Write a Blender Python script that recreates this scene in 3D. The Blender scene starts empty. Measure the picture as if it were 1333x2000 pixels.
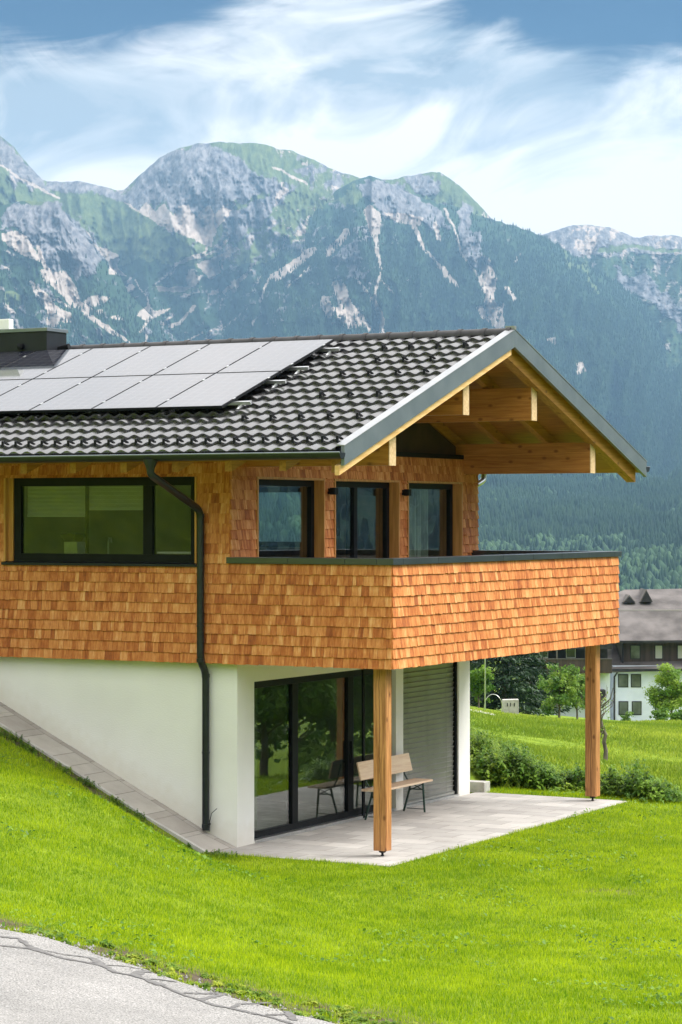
import bpy, math, random
import numpy as np
from mathutils import Vector, Matrix
R_ = math.radians
random.seed(7); rng = np.random.default_rng(11)
sc = bpy.context.scene
col = sc.collection

# ------------------------------------------------------------------ camera
CAM = np.array([16.861, -28.013, 1.965]); YAW = .4968; FPX = 4801.6; HOR = 1008.0
cd = bpy.data.cameras.new("camera"); cam = bpy.data.objects.new("camera", cd); col.objects.link(cam)
cam.location = CAM; cam.rotation_euler = (math.pi/2, 0, YAW)
cd.sensor_fit = 'VERTICAL'; cd.sensor_height = 36.0; cd.lens = 36.0*FPX/2000
cd.shift_y = (HOR-1000)/2000; cd.clip_start = .1; cd.clip_end = 60000
sc.camera = cam
DV = np.array([-math.sin(YAW), math.cos(YAW), 0.]); RV = np.array([math.cos(YAW), math.sin(YAW), 0.])

# ------------------------------------------------------------------ light
SUN_AZ = Vector((.82, .57, 0)); SUN_EL = 47
sd = Vector((SUN_AZ.x, SUN_AZ.y, 0)).normalized()*math.cos(R_(SUN_EL)); sd.z = math.sin(R_(SUN_EL))
sl = bpy.data.lights.new("sun", 'SUN'); sl.energy = 2.5; sl.angle = R_(22); sl.color = (1, .97, .93)
so = bpy.data.objects.new("sun", sl); col.objects.link(so); so.rotation_euler = sd.to_track_quat('Z', 'Y').to_euler()
sc.view_settings.view_transform = 'Standard'; sc.view_settings.look = 'None'
sc.view_settings.exposure = .75; sc.view_settings.gamma = 1
sc.cycles.use_denoising = True
sc.cycles.max_bounces = 8; sc.cycles.transparent_max_bounces = 24; sc.cycles.volume_bounces = 0

w = bpy.data.worlds.new("World"); sc.world = w; w.use_nodes = True
def build_world():
    nt = w.node_tree; nt.nodes.clear(); L = nt.links
    N = lambda t, **k: _n(nt, t, **k)
    tc = N('ShaderNodeTexCoord')
    sky = N('ShaderNodeTexSky'); sky.sky_type = 'NISHITA'; sky.sun_disc = False
    sky.sun_elevation = R_(SUN_EL); sky.sun_rotation = math.atan2(sd.x, sd.y); sky.air_density = 1.3; sky.dust_density = .5; sky.ozone_density = 2.0
    sep = N('ShaderNodeSeparateXYZ'); L.new(tc.outputs['Generated'], sep.inputs[0])
    def M(op, a, b=None, c=None):
        m = N('ShaderNodeMath'); m.operation = op
        for i, v in enumerate((a, b, c)):
            if v is None: continue
            if isinstance(v, (int, float)): m.inputs[i].default_value = v
            else: L.new(v, m.inputs[i])
        return m.outputs[0]
    # azimuth (0 = straight over the house) and elevation in degrees
    az = M('MULTIPLY', M('ARCTAN2', M('ADD', M('MULTIPLY', sep.outputs[0], float(RV[0])), M('MULTIPLY', sep.outputs[1], float(RV[1]))),
                         M('ADD', M('MULTIPLY', sep.outputs[0], float(DV[0])), M('MULTIPLY', sep.outputs[1], float(DV[1])))), 57.2958)
    el = M('MULTIPLY', M('ARCSINE', sep.outputs[2]), 57.2958)
    cmb = N('ShaderNodeCombineXYZ'); L.new(M('MULTIPLY', az, .5), cmb.inputs[0]); L.new(M('ADD', el, M('MULTIPLY', az, -.12)), cmb.inputs[1])
    def noise(scale, det, rough, dist, off, sx=1., sy=1.):
        mp = N('ShaderNodeMapping'); L.new(cmb.outputs[0], mp.inputs[0]); mp.inputs['Location'].default_value = (off, off*.7, off*.3); mp.inputs['Scale'].default_value = (sx, sy, 1)
        n = N('ShaderNodeTexNoise'); L.new(mp.outputs[0], n.inputs['Vector'])
        n.inputs['Scale'].default_value = scale; n.inputs['Detail'].default_value = det; n.inputs['Roughness'].default_value = rough; n.inputs['Distortion'].default_value = dist
        return n.outputs['Fac']
    n1 = noise(.42, 7, .55, 1.6, 3.1, .8, 1.0); n2 = noise(.9, 6, .55, .9, 9.4, .7, 1.3); n3 = noise(.22, 5, .5, .6, 5.0)
    def blob(a0, e0, sa, se):
        x = M('DIVIDE', M('SUBTRACT', az, a0), sa); y = M('DIVIDE', M('SUBTRACT', el, e0), se)
        return M('POWER', 2.718, M('MULTIPLY', M('ADD', M('MULTIPLY', x, x), M('MULTIPLY', y, y)), -1.))
    # openings in the cloud cover (blue) high up left and right, thin veil between
    blue = M('ADD', M('MULTIPLY', blob(-6.6, 12.5, 4.6, 1.7), 2.0), M('MULTIPLY', blob(6.6, 12.3, 4.2, 1.6), 2.2))
    blue = M('ADD', blue, M('MULTIPLY', blob(-8.0, 10.0, 3.0, 1.3), .18))
    blue = M('ADD', blue, M('MULTIPLY', M('SUBTRACT', n2, .5), 1.3))
    blue = M('ADD', blue, M('MULTIPLY', M('SUBTRACT', n1, .5), .9))
    mr = N('ShaderNodeMapRange'); mr.interpolation_type = 'SMOOTHSTEP'; L.new(blue, mr.inputs[0]); mr.inputs[1].default_value = .30; mr.inputs[2].default_value = 1.0
    # cloud tone: white to blue-grey
    gr = M('ADD', M('MULTIPLY_ADD', n1, 1.7, -.35), M('MULTIPLY_ADD', n3, 1.0, -.05))
    gr = M('SUBTRACT', gr, M('MULTIPLY', blob(-4.8, 7.2, 1.9, .9), .45))
    gr = M('ADD', gr, M('MULTIPLY', blob(-7.0, 9.4, 2.8, .9), .40))
    gr = M('ADD', gr, M('MULTIPLY', blob(-1.0, 9.5, 4.0, .45), .10))
    lo = M('MULTIPLY', blob(5., 6.4, 9., 1.9), -.5)
    gr = M('ADD', gr, lo)
    cr = N('ShaderNodeValToRGB'); L.new(M('DIVIDE', gr, 2.), cr.inputs[0])
    e = cr.color_ramp.elements; e[0].position = .38; e[0].color = (.80, .76, .73, 1); e[1].position = .62; e[1].color = (.30, .35, .40, 1)
    m = e.new(.5); m.color = (.52, .53, .54, 1)
    # clouds brighter high up around the sun (thin overcast), as light source for the roof
    sx = M('ADD', M('ADD', M('MULTIPLY', sep.outputs[0], sd.x), M('MULTIPLY', sep.outputs[1], sd.y)), M('MULTIPLY', sep.outputs[2], sd.z))
    glow = M('POWER', M('MAXIMUM', sx, 0.), 3.)
    hi = N('ShaderNodeMapRange'); L.new(el, hi.inputs[0]); hi.inputs[1].default_value = 13; hi.inputs[2].default_value = 30; hi.inputs[3].default_value = 0; hi.inputs[4].default_value = 1; hi.interpolation_type = 'SMOOTHSTEP'
    gain = M('ADD', 1., M('MULTIPLY', hi.outputs[0], M('ADD', .95, M('MULTIPLY', glow, 2.0))))
    hm_ = N('ShaderNodeMix'); hm_.data_type = 'RGBA'; L.new(M('MULTIPLY', hi.outputs[0], .8), hm_.inputs[0]); L.new(cr.outputs[0], hm_.inputs[6]); hm_.inputs[7].default_value = (.60, .58, .565, 1)
    cg = N('ShaderNodeVectorMath'); cg.operation = 'SCALE'; L.new(hm_.outputs[2], cg.inputs[0]); L.new(gain, cg.inputs[3])
    bs = N('ShaderNodeVectorMath'); bs.operation = 'SCALE'; L.new(sky.outputs[0], bs.inputs[0]); bs.inputs[3].default_value = .10
    tint = N('ShaderNodeVectorMath'); tint.operation = 'MULTIPLY'; L.new(bs.outputs[0], tint.inputs[0]); tint.inputs[1].default_value = (.002, .10, .22)
    hole = M('MULTIPLY', mr.outputs[0], M('SUBTRACT', 1., M('MULTIPLY', hi.outputs[0], .97)))
    mx = N('ShaderNodeMix'); mx.data_type = 'RGBA'; L.new(hole, mx.inputs[0]); L.new(cg.outputs[0], mx.inputs[6]); L.new(tint.outputs[0], mx.inputs[7])
    bg = N('ShaderNodeBackground'); L.new(mx.outputs[2], bg.inputs[0]); bg.inputs[1].default_value = 1.0
    out = N('ShaderNodeOutputWorld'); L.new(bg.outputs[0], out.inputs[0])
def _n(nt, t, **k):
    n = nt.nodes.new(t)
    for a, b in k.items(): setattr(n, a, b)
    return n
build_world()

# ------------------------------------------------------------------ helpers
def mat_new(name):
    m = bpy.data.materials.new(name); m.use_nodes = True
    nt = m.node_tree; nt.nodes.clear()
    out = nt.nodes.new('ShaderNodeOutputMaterial'); b = nt.nodes.new('ShaderNodeBsdfPrincipled')
    nt.links.new(b.outputs[0], out.inputs[0])
    return m, nt, b, out
def PM(name, c1, c2=None, scale=4., rough=.6, metal=0., bump=0., bscale=None, axes=(1, 1, 1), detail=5, spec=.5, lo=.35, hi=.65, bdist=.01, ior=None, coat=0):
    """plain procedural material: two tones mixed by stretched noise, optional bump"""
    m, nt, b, out = mat_new(name); L = nt.links
    tc = _n(nt, 'ShaderNodeTexCoord'); mp = _n(nt, 'ShaderNodeMapping'); L.new(tc.outputs['Object'], mp.inputs[0]); mp.inputs['Scale'].default_value = axes
    b.inputs['Roughness'].default_value = rough; b.inputs['Metallic'].default_value = metal; b.inputs['Specular IOR Level'].default_value = spec
    if ior: b.inputs['IOR'].default_value = ior
    if coat: b.inputs['Coat Weight'].default_value = coat; b.inputs['Coat Roughness'].default_value = .05
    if c2 is None: b.inputs['Base Color'].default_value = (*c1, 1)
    else:
        n = _n(nt, 'ShaderNodeTexNoise'); L.new(mp.outputs[0], n.inputs['Vector']); n.inputs['Scale'].default_value = scale; n.inputs['Detail'].default_value = detail
        r = _n(nt, 'ShaderNodeValToRGB'); L.new(n.outputs['Fac'], r.inputs[0]); e = r.color_ramp.elements
        e[0].position = lo; e[0].color = (*c1, 1); e[1].position = hi; e[1].color = (*c2, 1)
        L.new(r.outputs[0], b.inputs['Base Color'])
    if bump:
        n2 = _n(nt, 'ShaderNodeTexNoise'); L.new(mp.outputs[0], n2.inputs['Vector']); n2.inputs['Scale'].default_value = bscale or scale*4; n2.inputs['Detail'].default_value = 4
        bp = _n(nt, 'ShaderNodeBump'); L.new(n2.outputs['Fac'], bp.inputs['Height']); bp.inputs['Strength'].default_value = bump; bp.inputs['Distance'].default_value = bdist
        L.new(bp.outputs[0], b.inputs['Normal'])
    return m
def tag(o, label=None, cat=None, group=None, kind=None):
    if label: o['label'] = label
    if cat: o['category'] = cat
    if group: o['group'] = group
    if kind: o['kind'] = kind
    return o
def empty(name, loc=(0, 0, 0), rz=0, **k):
    o = bpy.data.objects.new(name, None); col.objects.link(o); o.location = loc; o.rotation_euler = (0, 0, rz); o.empty_display_size = .3
    return tag(o, **k)
def np_mesh(name, V, F, mat, parent=None, smooth=False, attrs=None, wpos=None):
    """V (n,3) array, F (m,k) array of equal sized faces; V in the parent's space"""
    me = bpy.data.meshes.new(name); V = np.ascontiguousarray(V, dtype=np.float32); F = np.ascontiguousarray(F, dtype=np.int32)
    me.vertices.add(len(V)); me.vertices.foreach_set('co', V.ravel())
    k = F.shape[1]; me.loops.add(F.size); me.loops.foreach_set('vertex_index', F.ravel())
    me.polygons.add(len(F)); me.polygons.foreach_set('loop_start', np.arange(0, F.size, k, dtype=np.int32))
    me.update(calc_edges=True)
    if smooth: me.polygons.foreach_set('use_smooth', np.ones(len(F), dtype=bool))
    for an, arr in (attrs or {}).items():
        arr = np.asarray(arr, dtype=np.float32)
        if arr.ndim == 1: a = me.attributes.new(an, 'FLOAT', 'POINT'); a.data.foreach_set('value', arr)
        else: a = me.attributes.new(an, 'FLOAT_COLOR', 'POINT'); a.data.foreach_set('color', arr.ravel())
    me.materials.append(mat); o = bpy.data.objects.new(name, me); col.objects.link(o)
    if parent: o.parent = parent
    return o
class MB:
    """collects boxes, prisms and tubes in world space; build() links them as one mesh object"""
    def __init__(s): s.v = []; s.f = []; s.a = []; s.t = (0., 0.)
    def add(s, vs, fs):
        n = len(s.v); s.v += [tuple(map(float, p)) for p in vs]; s.f += [tuple(i+n for i in f) for f in fs]; s.a += [s.t]*len(vs)
    def box(s, x0, x1, y0, y1, z0, z1):
        s.add([(x0, y0, z0), (x1, y0, z0), (x1, y1, z0), (x0, y1, z0), (x0, y0, z1), (x1, y0, z1), (x1, y1, z1), (x0, y1, z1)],
              [(0, 3, 2, 1), (4, 5, 6, 7), (0, 1, 5, 4), (1, 2, 6, 5), (2, 3, 7, 6), (3, 0, 4, 7)]); return s
    def hexa(s, b, t):
        s.add(list(b)+list(t), [(0, 3, 2, 1), (4, 5, 6, 7), (0, 1, 5, 4), (1, 2, 6, 5), (2, 3, 7, 6), (3, 0, 4, 7)]); return s
    def prism(s, prof, axis, a0, a1):
        """profile (list of 2d points ccw) extruded along axis 'X','Y' or 'Z'"""
        def P(p, a): return (a, p[0], p[1]) if axis == 'X' else ((p[0], a, p[1]) if axis == 'Y' else (p[0], p[1], a))
        n = len(prof); s.add([P(p, a0) for p in prof]+[P(p, a1) for p in prof],
            [tuple(range(n-1, -1, -1)), tuple(range(n, 2*n))]+[(i, (i+1) % n, n+(i+1) % n, n+i) for i in range(n)]); return s
    def tube(s, pts, r, n=12, caps=True):
        pts = [Vector(p) for p in pts]; rr = r if isinstance(r, (list, tuple)) else [r]*len(pts); rings = []
        ref = Vector((.13, .27, .95))
        for i, p in enumerate(pts):
            d = (pts[min(i+1, len(pts)-1)]-pts[max(i-1, 0)]).normalized()
            a = d.cross(ref)
            if a.length < .2: a = d.cross(Vector((1, 0, 0)))
            a.normalize(); b = d.cross(a)
            rings.append([tuple(p+(a*math.cos(2*math.pi*k/n)+b*math.sin(2*math.pi*k/n))*rr[i]) for k in range(n)])
        vs = [v for r_ in rings for v in r_]; fs = []
        for i in range(len(pts)-1):
            for k in range(n): fs.append((i*n+k, i*n+(k+1) % n, (i+1)*n+(k+1) % n, (i+1)*n+k))
        if caps: fs += [tuple(range(n-1, -1, -1)), tuple((len(pts)-1)*n+k for k in range(n))]
        s.add(vs, fs); return s
    def build(s, name, mat, parent=None, smooth=False, bevel=0, flat_attr=False, xf=None):
        me = bpy.data.meshes.new(name); off = Vector(parent_world(parent)) if parent else Vector((0, 0, 0))
        vs = [(v[0]-off.x, v[1]-off.y, v[2]-off.z) for v in s.v] if xf is None else s.v
        me.from_pydata(vs, [], s.f); me.update()
        if flat_attr:
            a = me.attributes.new('tint', 'FLOAT_COLOR', 'POINT'); arr = np.array([(p, q, 0, 1) for p, q in s.a], dtype=np.float32); a.data.foreach_set('color', arr.ravel())
        if smooth: me.polygons.foreach_set('use_smooth', [True]*len(me.polygons))
        me.materials.append(mat); o = bpy.data.objects.new(name, me); col.objects.link(o)
        if parent: o.parent = parent
        if bevel:
            b = o.modifiers.new('b', 'BEVEL'); b.width = bevel; b.segments = 2; b.limit_method = 'ANGLE'; b.angle_limit = R_(40)
        if smooth:
            e = o.modifiers.new('e', 'EDGE_SPLIT'); e.split_angle = R_(38)
        return o
def parent_world(p):
    v = Vector((0, 0, 0))
    while p: v += p.location; p = p.parent
    return v
def boxp(name, b, mat, parent=None, **k): return MB().box(*b).build(name, mat, parent, **k)

# numpy value noise
_P = rng.random((256, 256)).astype(np.float64)
def vnoise(x, y):
    xi = np.floor(x).astype(int); yi = np.floor(y).astype(int); fx = x-xi; fy = y-yi
    fx = fx*fx*(3-2*fx); fy = fy*fy*(3-2*fy); a = xi & 255; b = (xi+1) & 255; c = yi & 255; d = (yi+1) & 255
    return (_P[a, c]*(1-fx)+_P[b, c]*fx)*(1-fy)+(_P[a, d]*(1-fx)+_P[b, d]*fx)*fy
def fbm(x, y, o=4, g=.5, ridged=False):
    s = 0; a = 1.; t = 0
    for i in range(o):
        n = vnoise(x*2**i+17.3*i, y*2**i+9.1*i)
        if ridged: n = 1-abs(2*n-1)
        s = s+a*n; t += a; a *= g
    return s/t
def sstep(x, a, b):
    t = np.clip((x-a)/(b-a), 0, 1); return t*t*(3-2*t)
# ------------------------------------------------------------------ materials
def shingle_mat():
    m, nt, b, out = mat_new('larch_shingle'); L = nt.links
    at = _n(nt, 'ShaderNodeAttribute'); at.attribute_name = 'tint'
    sp = _n(nt, 'ShaderNodeSeparateColor'); L.new(at.outputs['Color'], sp.inputs[0])
    tc = _n(nt, 'ShaderNodeTexCoord'); cx = _n(nt, 'ShaderNodeCombineXYZ')
    mu = _n(nt, 'ShaderNodeMath', operation='MULTIPLY'); L.new(sp.outputs[1], mu.inputs[0]); mu.inputs[1].default_value = 37.; L.new(mu.outputs[0], cx.inputs[2])
    L.new(mu.outputs[0], cx.inputs[0])
    va = _n(nt, 'ShaderNodeVectorMath', operation='ADD'); L.new(tc.outputs['Object'], va.inputs[0]); L.new(cx.outputs[0], va.inputs[1])
    mp = _n(nt, 'ShaderNodeMapping'); L.new(va.outputs[0], mp.inputs[0]); mp.inputs['Scale'].default_value = (1, 1, .07)
    n = _n(nt, 'ShaderNodeTexNoise'); L.new(mp.outputs[0], n.inputs['Vector']); n.inputs['Scale'].default_value = 27; n.inputs['Detail'].default_value = 6; n.inputs['Roughness'].default_value = .72
    n2 = _n(nt, 'ShaderNodeTexNoise'); L.new(va.outputs[0], n2.inputs['Vector']); n2.inputs['Scale'].default_value = 5; n2.inputs['Detail'].default_value = 3
    a = _n(nt, 'ShaderNodeMath', operation='MULTIPLY_ADD'); L.new(n.outputs['Fac'], a.inputs[0]); a.inputs[1].default_value = 2.3; tm = _n(nt, 'ShaderNodeMath', operation='MULTIPLY_ADD'); L.new(sp.outputs[0], tm.inputs[0]); tm.inputs[1].default_value = .58; tm.inputs[2].default_value = -.30; L.new(tm.outputs[0], a.inputs[2])
    a2 = _n(nt, 'ShaderNodeMath', operation='MULTIPLY_ADD'); L.new(n2.outputs['Fac'], a2.inputs[0]); a2.inputs[1].default_value = .5; L.new(a.outputs[0], a2.inputs[2])
    d = _n(nt, 'ShaderNodeMath', operation='MULTIPLY'); L.new(a2.outputs[0], d.inputs[0]); d.inputs[1].default_value = .37
    r = _n(nt, 'ShaderNodeValToRGB'); L.new(d.outputs[0], r.inputs[0]); e = r.color_ramp.elements
    e[0].position = .22; e[0].color = (.22, .050, .010, 1); e[1].position = .82; e[1].color = (.85, .52, .25, 1)
    q = e.new(.40); q.color = (.44, .125, .026, 1); q = e.new(.59); q.color = (.65, .26, .078, 1)
    L.new(r.outputs[0], b.inputs['Base Color']); b.inputs['Roughness'].default_value = .62; b.inputs['Specular IOR Level'].default_value = .35
    bp = _n(nt, 'ShaderNodeBump'); L.new(n.outputs['Fac'], bp.inputs['Height']); bp.inputs['Strength'].default_value = .5; bp.inputs['Distance'].default_value = .006
    L.new(bp.outputs[0], b.inputs['Normal'])
    return m
def wood_mat(name, c1, c2, axis, knots=True, rough=.5, sc_=1., kscale=3.2, crack=None):
    """planed timber: grain stretched along axis, dark knots, faint drying cracks"""
    m, nt, b, out = mat_new(name); L = nt.links
    tc = _n(nt, 'ShaderNodeTexCoord'); mp = _n(nt, 'ShaderNodeMapping'); L.new(tc.outputs['Object'], mp.inputs[0])
    s = [1, 1, 1]; s['XYZ'.index(axis)] = .06; mp.inputs['Scale'].default_value = s
    n = _n(nt, 'ShaderNodeTexNoise'); L.new(mp.outputs[0], n.inputs['Vector']); n.inputs['Scale'].default_value = 26*sc_; n.inputs['Detail'].default_value = 6; n.inputs['Roughness'].default_value = .6; n.inputs['Distortion'].default_value = .6
    r = _n(nt, 'ShaderNodeValToRGB'); L.new(n.outputs['Fac'], r.inputs[0]); e = r.color_ramp.elements
    e[0].position = .33; e[0].color = (*c1, 1); e[1].position = .62; e[1].color = (*c2, 1)
    colr = r.outputs[0]
    if knots:
        sp = _n(nt, 'ShaderNodeSeparateXYZ'); L.new(tc.outputs['Object'], sp.inputs[0]); ax = 'XYZ'.index(axis); ot = [i for i in range(3) if i != ax]
        ad = _n(nt, 'ShaderNodeMath', operation='ADD'); L.new(sp.outputs[ot[0]], ad.inputs[0]); L.new(sp.outputs[ot[1]], ad.inputs[1]); cb = _n(nt, 'ShaderNodeCombineXYZ'); L.new(ad.outputs[0], cb.inputs[0])
        ml = _n(nt, 'ShaderNodeMath', operation='MULTIPLY'); L.new(sp.outputs[ax], ml.inputs[0]); ml.inputs[1].default_value = .6; L.new(ml.outputs[0], cb.inputs[1])
        v = _n(nt, 'ShaderNodeTexVoronoi', voronoi_dimensions='2D'); L.new(cb.outputs[0], v.inputs['Vector']); v.inputs['Scale'].default_value = kscale
        rr = _n(nt, 'ShaderNodeMapRange'); L.new(v.outputs['Distance'], rr.inputs[0]); rr.inputs[1].default_value = .035; rr.inputs[2].default_value = .10; rr.inputs[3].default_value = .8; rr.inputs[4].default_value = 0
        mx = _n(nt, 'ShaderNodeMix', data_type='RGBA'); L.new(rr.outputs[0], mx.inputs[0]); L.new(colr, mx.inputs[6]); mx.inputs[7].default_value = (c1[0]*.5, c1[1]*.42, c1[2]*.42, 1)
        colr = mx.outputs[2]
    if crack is not None:   # drying crack along the middle of the face
        sx = _n(nt, 'ShaderNodeSeparateXYZ'); L.new(tc.outputs['Object'], sx.inputs[0]); nn = _n(nt, 'ShaderNodeTexNoise'); nn.noise_dimensions = '1D'; L.new(sx.outputs[2], nn.inputs['W']); nn.inputs['Scale'].default_value = 1.6; nn.inputs['Detail'].default_value = 5
        o1 = _n(nt, 'ShaderNodeMath', operation='MULTIPLY_ADD'); L.new(nn.outputs['Fac'], o1.inputs[0]); o1.inputs[1].default_value = .07; o1.inputs[2].default_value = crack-.035
        o2 = _n(nt, 'ShaderNodeMath', operation='SUBTRACT'); L.new(sx.outputs[0], o2.inputs[0]); L.new(o1.outputs[0], o2.inputs[1]); o3 = _n(nt, 'ShaderNodeMath', operation='ABSOLUTE'); L.new(o2.outputs[0], o3.inputs[0])
        o4 = _n(nt, 'ShaderNodeMapRange'); L.new(o3.outputs[0], o4.inputs[0]); o4.inputs[1].default_value = .002; o4.inputs[2].default_value = .006; o4.inputs[3].default_value = .85; o4.inputs[4].default_value = 0
        mx3 = _n(nt, 'ShaderNodeMix', data_type='RGBA'); L.new(o4.outputs[0], mx3.inputs[0]); L.new(colr, mx3.inputs[6]); mx3.inputs[7].default_value = (.05, .022, .01, 1); colr = mx3.outputs[2]
    L.new(colr, b.inputs['Base Color']); b.inputs['Roughness'].default_value = rough
    bp = _n(nt, 'ShaderNodeBump'); L.new(n.outputs['Fac'], bp.inputs['Height']); bp.inputs['Strength'].default_value = .25; bp.inputs['Distance'].default_value = .004
    L.new(bp.outputs[0], b.inputs['Normal'])
    return m
def glass_mat(name, tint=(.72, .82, .76), ior=1.9):
    m = bpy.data.materials.new(name); m.use_nodes = True; nt = m.node_tree; nt.nodes.clear(); L = nt.links
    out = _n(nt, 'ShaderNodeOutputMaterial'); t = _n(nt, 'ShaderNodeBsdfTransparent'); t.inputs[0].default_value = (*tint, 1)
    g = _n(nt, 'ShaderNodeBsdfGlossy'); g.inputs['Roughness'].default_value = .0; g.inputs['Color'].default_value = (.88, .90, .92, 1)
    f = _n(nt, 'ShaderNodeFresnel'); f.inputs[0].default_value = ior; mx = _n(nt, 'ShaderNodeMixShader')
    tc = _n(nt, 'ShaderNodeTexCoord'); n = _n(nt, 'ShaderNodeTexNoise'); L.new(tc.outputs['Object'], n.inputs['Vector']); n.inputs['Scale'].default_value = 1.3
    bp = _n(nt, 'ShaderNodeBump'); L.new(n.outputs['Fac'], bp.inputs['Height']); bp.inputs['Strength'].default_value = .08; bp.inputs['Distance'].default_value = .01
    L.new(bp.outputs[0], g.inputs['Normal'])
    ge = _n(nt, 'ShaderNodeNewGeometry'); io = _n(nt, 'ShaderNodeMapRange'); L.new(ge.outputs['Backfacing'], io.inputs[0]); io.inputs[3].default_value = ior; io.inputs[4].default_value = 1/ior; L.new(io.outputs[0], f.inputs[0])
    L.new(f.outputs[0], mx.inputs[0]); L.new(t.outputs[0], mx.inputs[1]); L.new(g.outputs[0], mx.inputs[2]); L.new(mx.outputs[0], out.inputs[0])
    return m
def leaf_mat(name, c1, c2, trans=.35, rough=.5, scale=1.2, namp=.9, lo=.35, hi=1.):
    """leaf or blade: tone from the per-leaf attribute and a patchy noise"""
    m = bpy.data.materials.new(name); m.use_nodes = True; nt = m.node_tree; nt.nodes.clear(); L = nt.links
    out = _n(nt, 'ShaderNodeOutputMaterial'); at = _n(nt, 'ShaderNodeAttribute'); at.attribute_name = 'tone'
    tc = _n(nt, 'ShaderNodeTexCoord'); n = _n(nt, 'ShaderNodeTexNoise'); L.new(tc.outputs['Object'], n.inputs['Vector']); n.inputs['Scale'].default_value = scale; n.inputs['Detail'].default_value = 4
    a = _n(nt, 'ShaderNodeMath', operation='MULTIPLY_ADD'); L.new(n.outputs['Fac'], a.inputs[0]); a.inputs[1].default_value = namp; L.new(at.outputs['Fac'], a.inputs[2])
    r = _n(nt, 'ShaderNodeValToRGB'); L.new(a.outputs[0], r.inputs[0]); e = r.color_ramp.elements
    e[0].position = lo; e[0].color = (*c1, 1); e[1].position = hi; e[1].color = (*c2, 1)
    d = _n(nt, 'ShaderNodeBsdfPrincipled'); L.new(r.outputs[0], d.inputs['Base Color']); d.inputs['Roughness'].default_value = rough; d.inputs['Specular IOR Level'].default_value = .3
    t = _n(nt, 'ShaderNodeBsdfTranslucent'); L.new(r.outputs[0], t.inputs[0])
    mx = _n(nt, 'ShaderNodeMixShader'); mx.inputs[0].default_value = trans; L.new(d.outputs[0], mx.inputs[1]); L.new(t.outputs[0], mx.inputs[2]); L.new(mx.outputs[0], out.inputs[0])
    return m
def tile_mat():
    m, nt, b, out = mat_new('roof_tile'); L = nt.links
    tc = _n(nt, 'ShaderNodeTexCoord'); n = _n(nt, 'ShaderNodeTexNoise'); L.new(tc.outputs['Object'], n.inputs['Vector']); n.inputs['Scale'].default_value = 3; n.inputs['Detail'].default_value = 6
    r = _n(nt, 'ShaderNodeValToRGB'); L.new(n.outputs['Fac'], r.inputs[0]); e = r.color_ramp.elements
    e[0].position = .3; e[0].color = (.006, .006, .0065, 1); e[1].position = .7; e[1].color = (.018, .017, .0175, 1); L.new(r.outputs[0], b.inputs['Base Color'])
    n2 = _n(nt, 'ShaderNodeTexNoise'); L.new(tc.outputs['Object'], n2.inputs['Vector']); n2.inputs['Scale'].default_value = 60
    mr = _n(nt, 'ShaderNodeMapRange'); L.new(n2.outputs['Fac'], mr.inputs[0]); mr.inputs[3].default_value = .14; mr.inputs[4].default_value = .26
    sp = _n(nt, 'ShaderNodeSeparateXYZ'); L.new(tc.outputs['Object'], sp.inputs[0]); cb = _n(nt, 'ShaderNodeCombineXYZ')
    for k, s_ in ((0, 1/.2133), (1, 1/.3187)):
        q = _n(nt, 'ShaderNodeMath', operation='MULTIPLY'); L.new(sp.outputs[k], q.inputs[0]); q.inputs[1].default_value = s_; f = _n(nt, 'ShaderNodeMath', operation='FLOOR'); L.new(q.outputs[0], f.inputs[0]); L.new(f.outputs[0], cb.inputs[k])
    wn = _n(nt, 'ShaderNodeTexWhiteNoise', noise_dimensions='2D'); L.new(cb.outputs[0], wn.inputs['Vector'])
    ra = _n(nt, 'ShaderNodeMath', operation='MULTIPLY_ADD'); L.new(wn.outputs['Value'], ra.inputs[0]); ra.inputs[1].default_value = .10; L.new(mr.outputs[0], ra.inputs[2]); L.new(ra.outputs[0], b.inputs['Roughness'])
    b.inputs['Specular IOR Level'].default_value = 1.; b.inputs['IOR'].default_value = 1.8
    bp = _n(nt, 'ShaderNodeBump'); L.new(n2.outputs['Fac'], bp.inputs['Height']); bp.inputs['Strength'].default_value = .15; bp.inputs['Distance'].default_value = .003; L.new(bp.outputs[0], b.inputs['Normal'])
    return m
def pv_mat():
    m, nt, b, out = mat_new('solar_cells'); L = nt.links
    tc = _n(nt, 'ShaderNodeTexCoord')
    def lines(scale_x, scale_y, wd):
        outs = []
        sep = _n(nt, 'ShaderNodeSeparateXYZ'); L.new(tc.outputs['UV'], sep.inputs[0])
        for k, s_ in ((0, scale_x), (1, scale_y)):
            a = _n(nt, 'ShaderNodeMath', operation='MULTIPLY'); L.new(sep.outputs[k], a.inputs[0]); a.inputs[1].default_value = s_
            f = _n(nt, 'ShaderNodeMath', operation='FRACT'); L.new(a.outputs[0], f.inputs[0])
            l = _n(nt, 'ShaderNodeMath', operation='LESS_THAN'); L.new(f.outputs[0], l.inputs[0]); l.inputs[1].default_value = wd; outs.append(l.outputs[0])
        mx = _n(nt, 'ShaderNodeMath', operation='MAXIMUM'); L.new(outs[0], mx.inputs[0]); L.new(outs[1], mx.inputs[1]); return mx.outputs[0]
    l = lines(6, 10, .045)
    mx = _n(nt, 'ShaderNodeMix', data_type='RGBA'); L.new(l, mx.inputs[0]); mx.inputs[6].default_value = (.012, .013, .022, 1); mx.inputs[7].default_value = (.16, .16, .17, 1)
    L.new(mx.outputs[2], b.inputs['Base Color']); b.inputs['Roughness'].default_value = .06; b.inputs['IOR'].default_value = 2.3; b.inputs['Specular IOR Level'].default_value = .8
    return m
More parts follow.
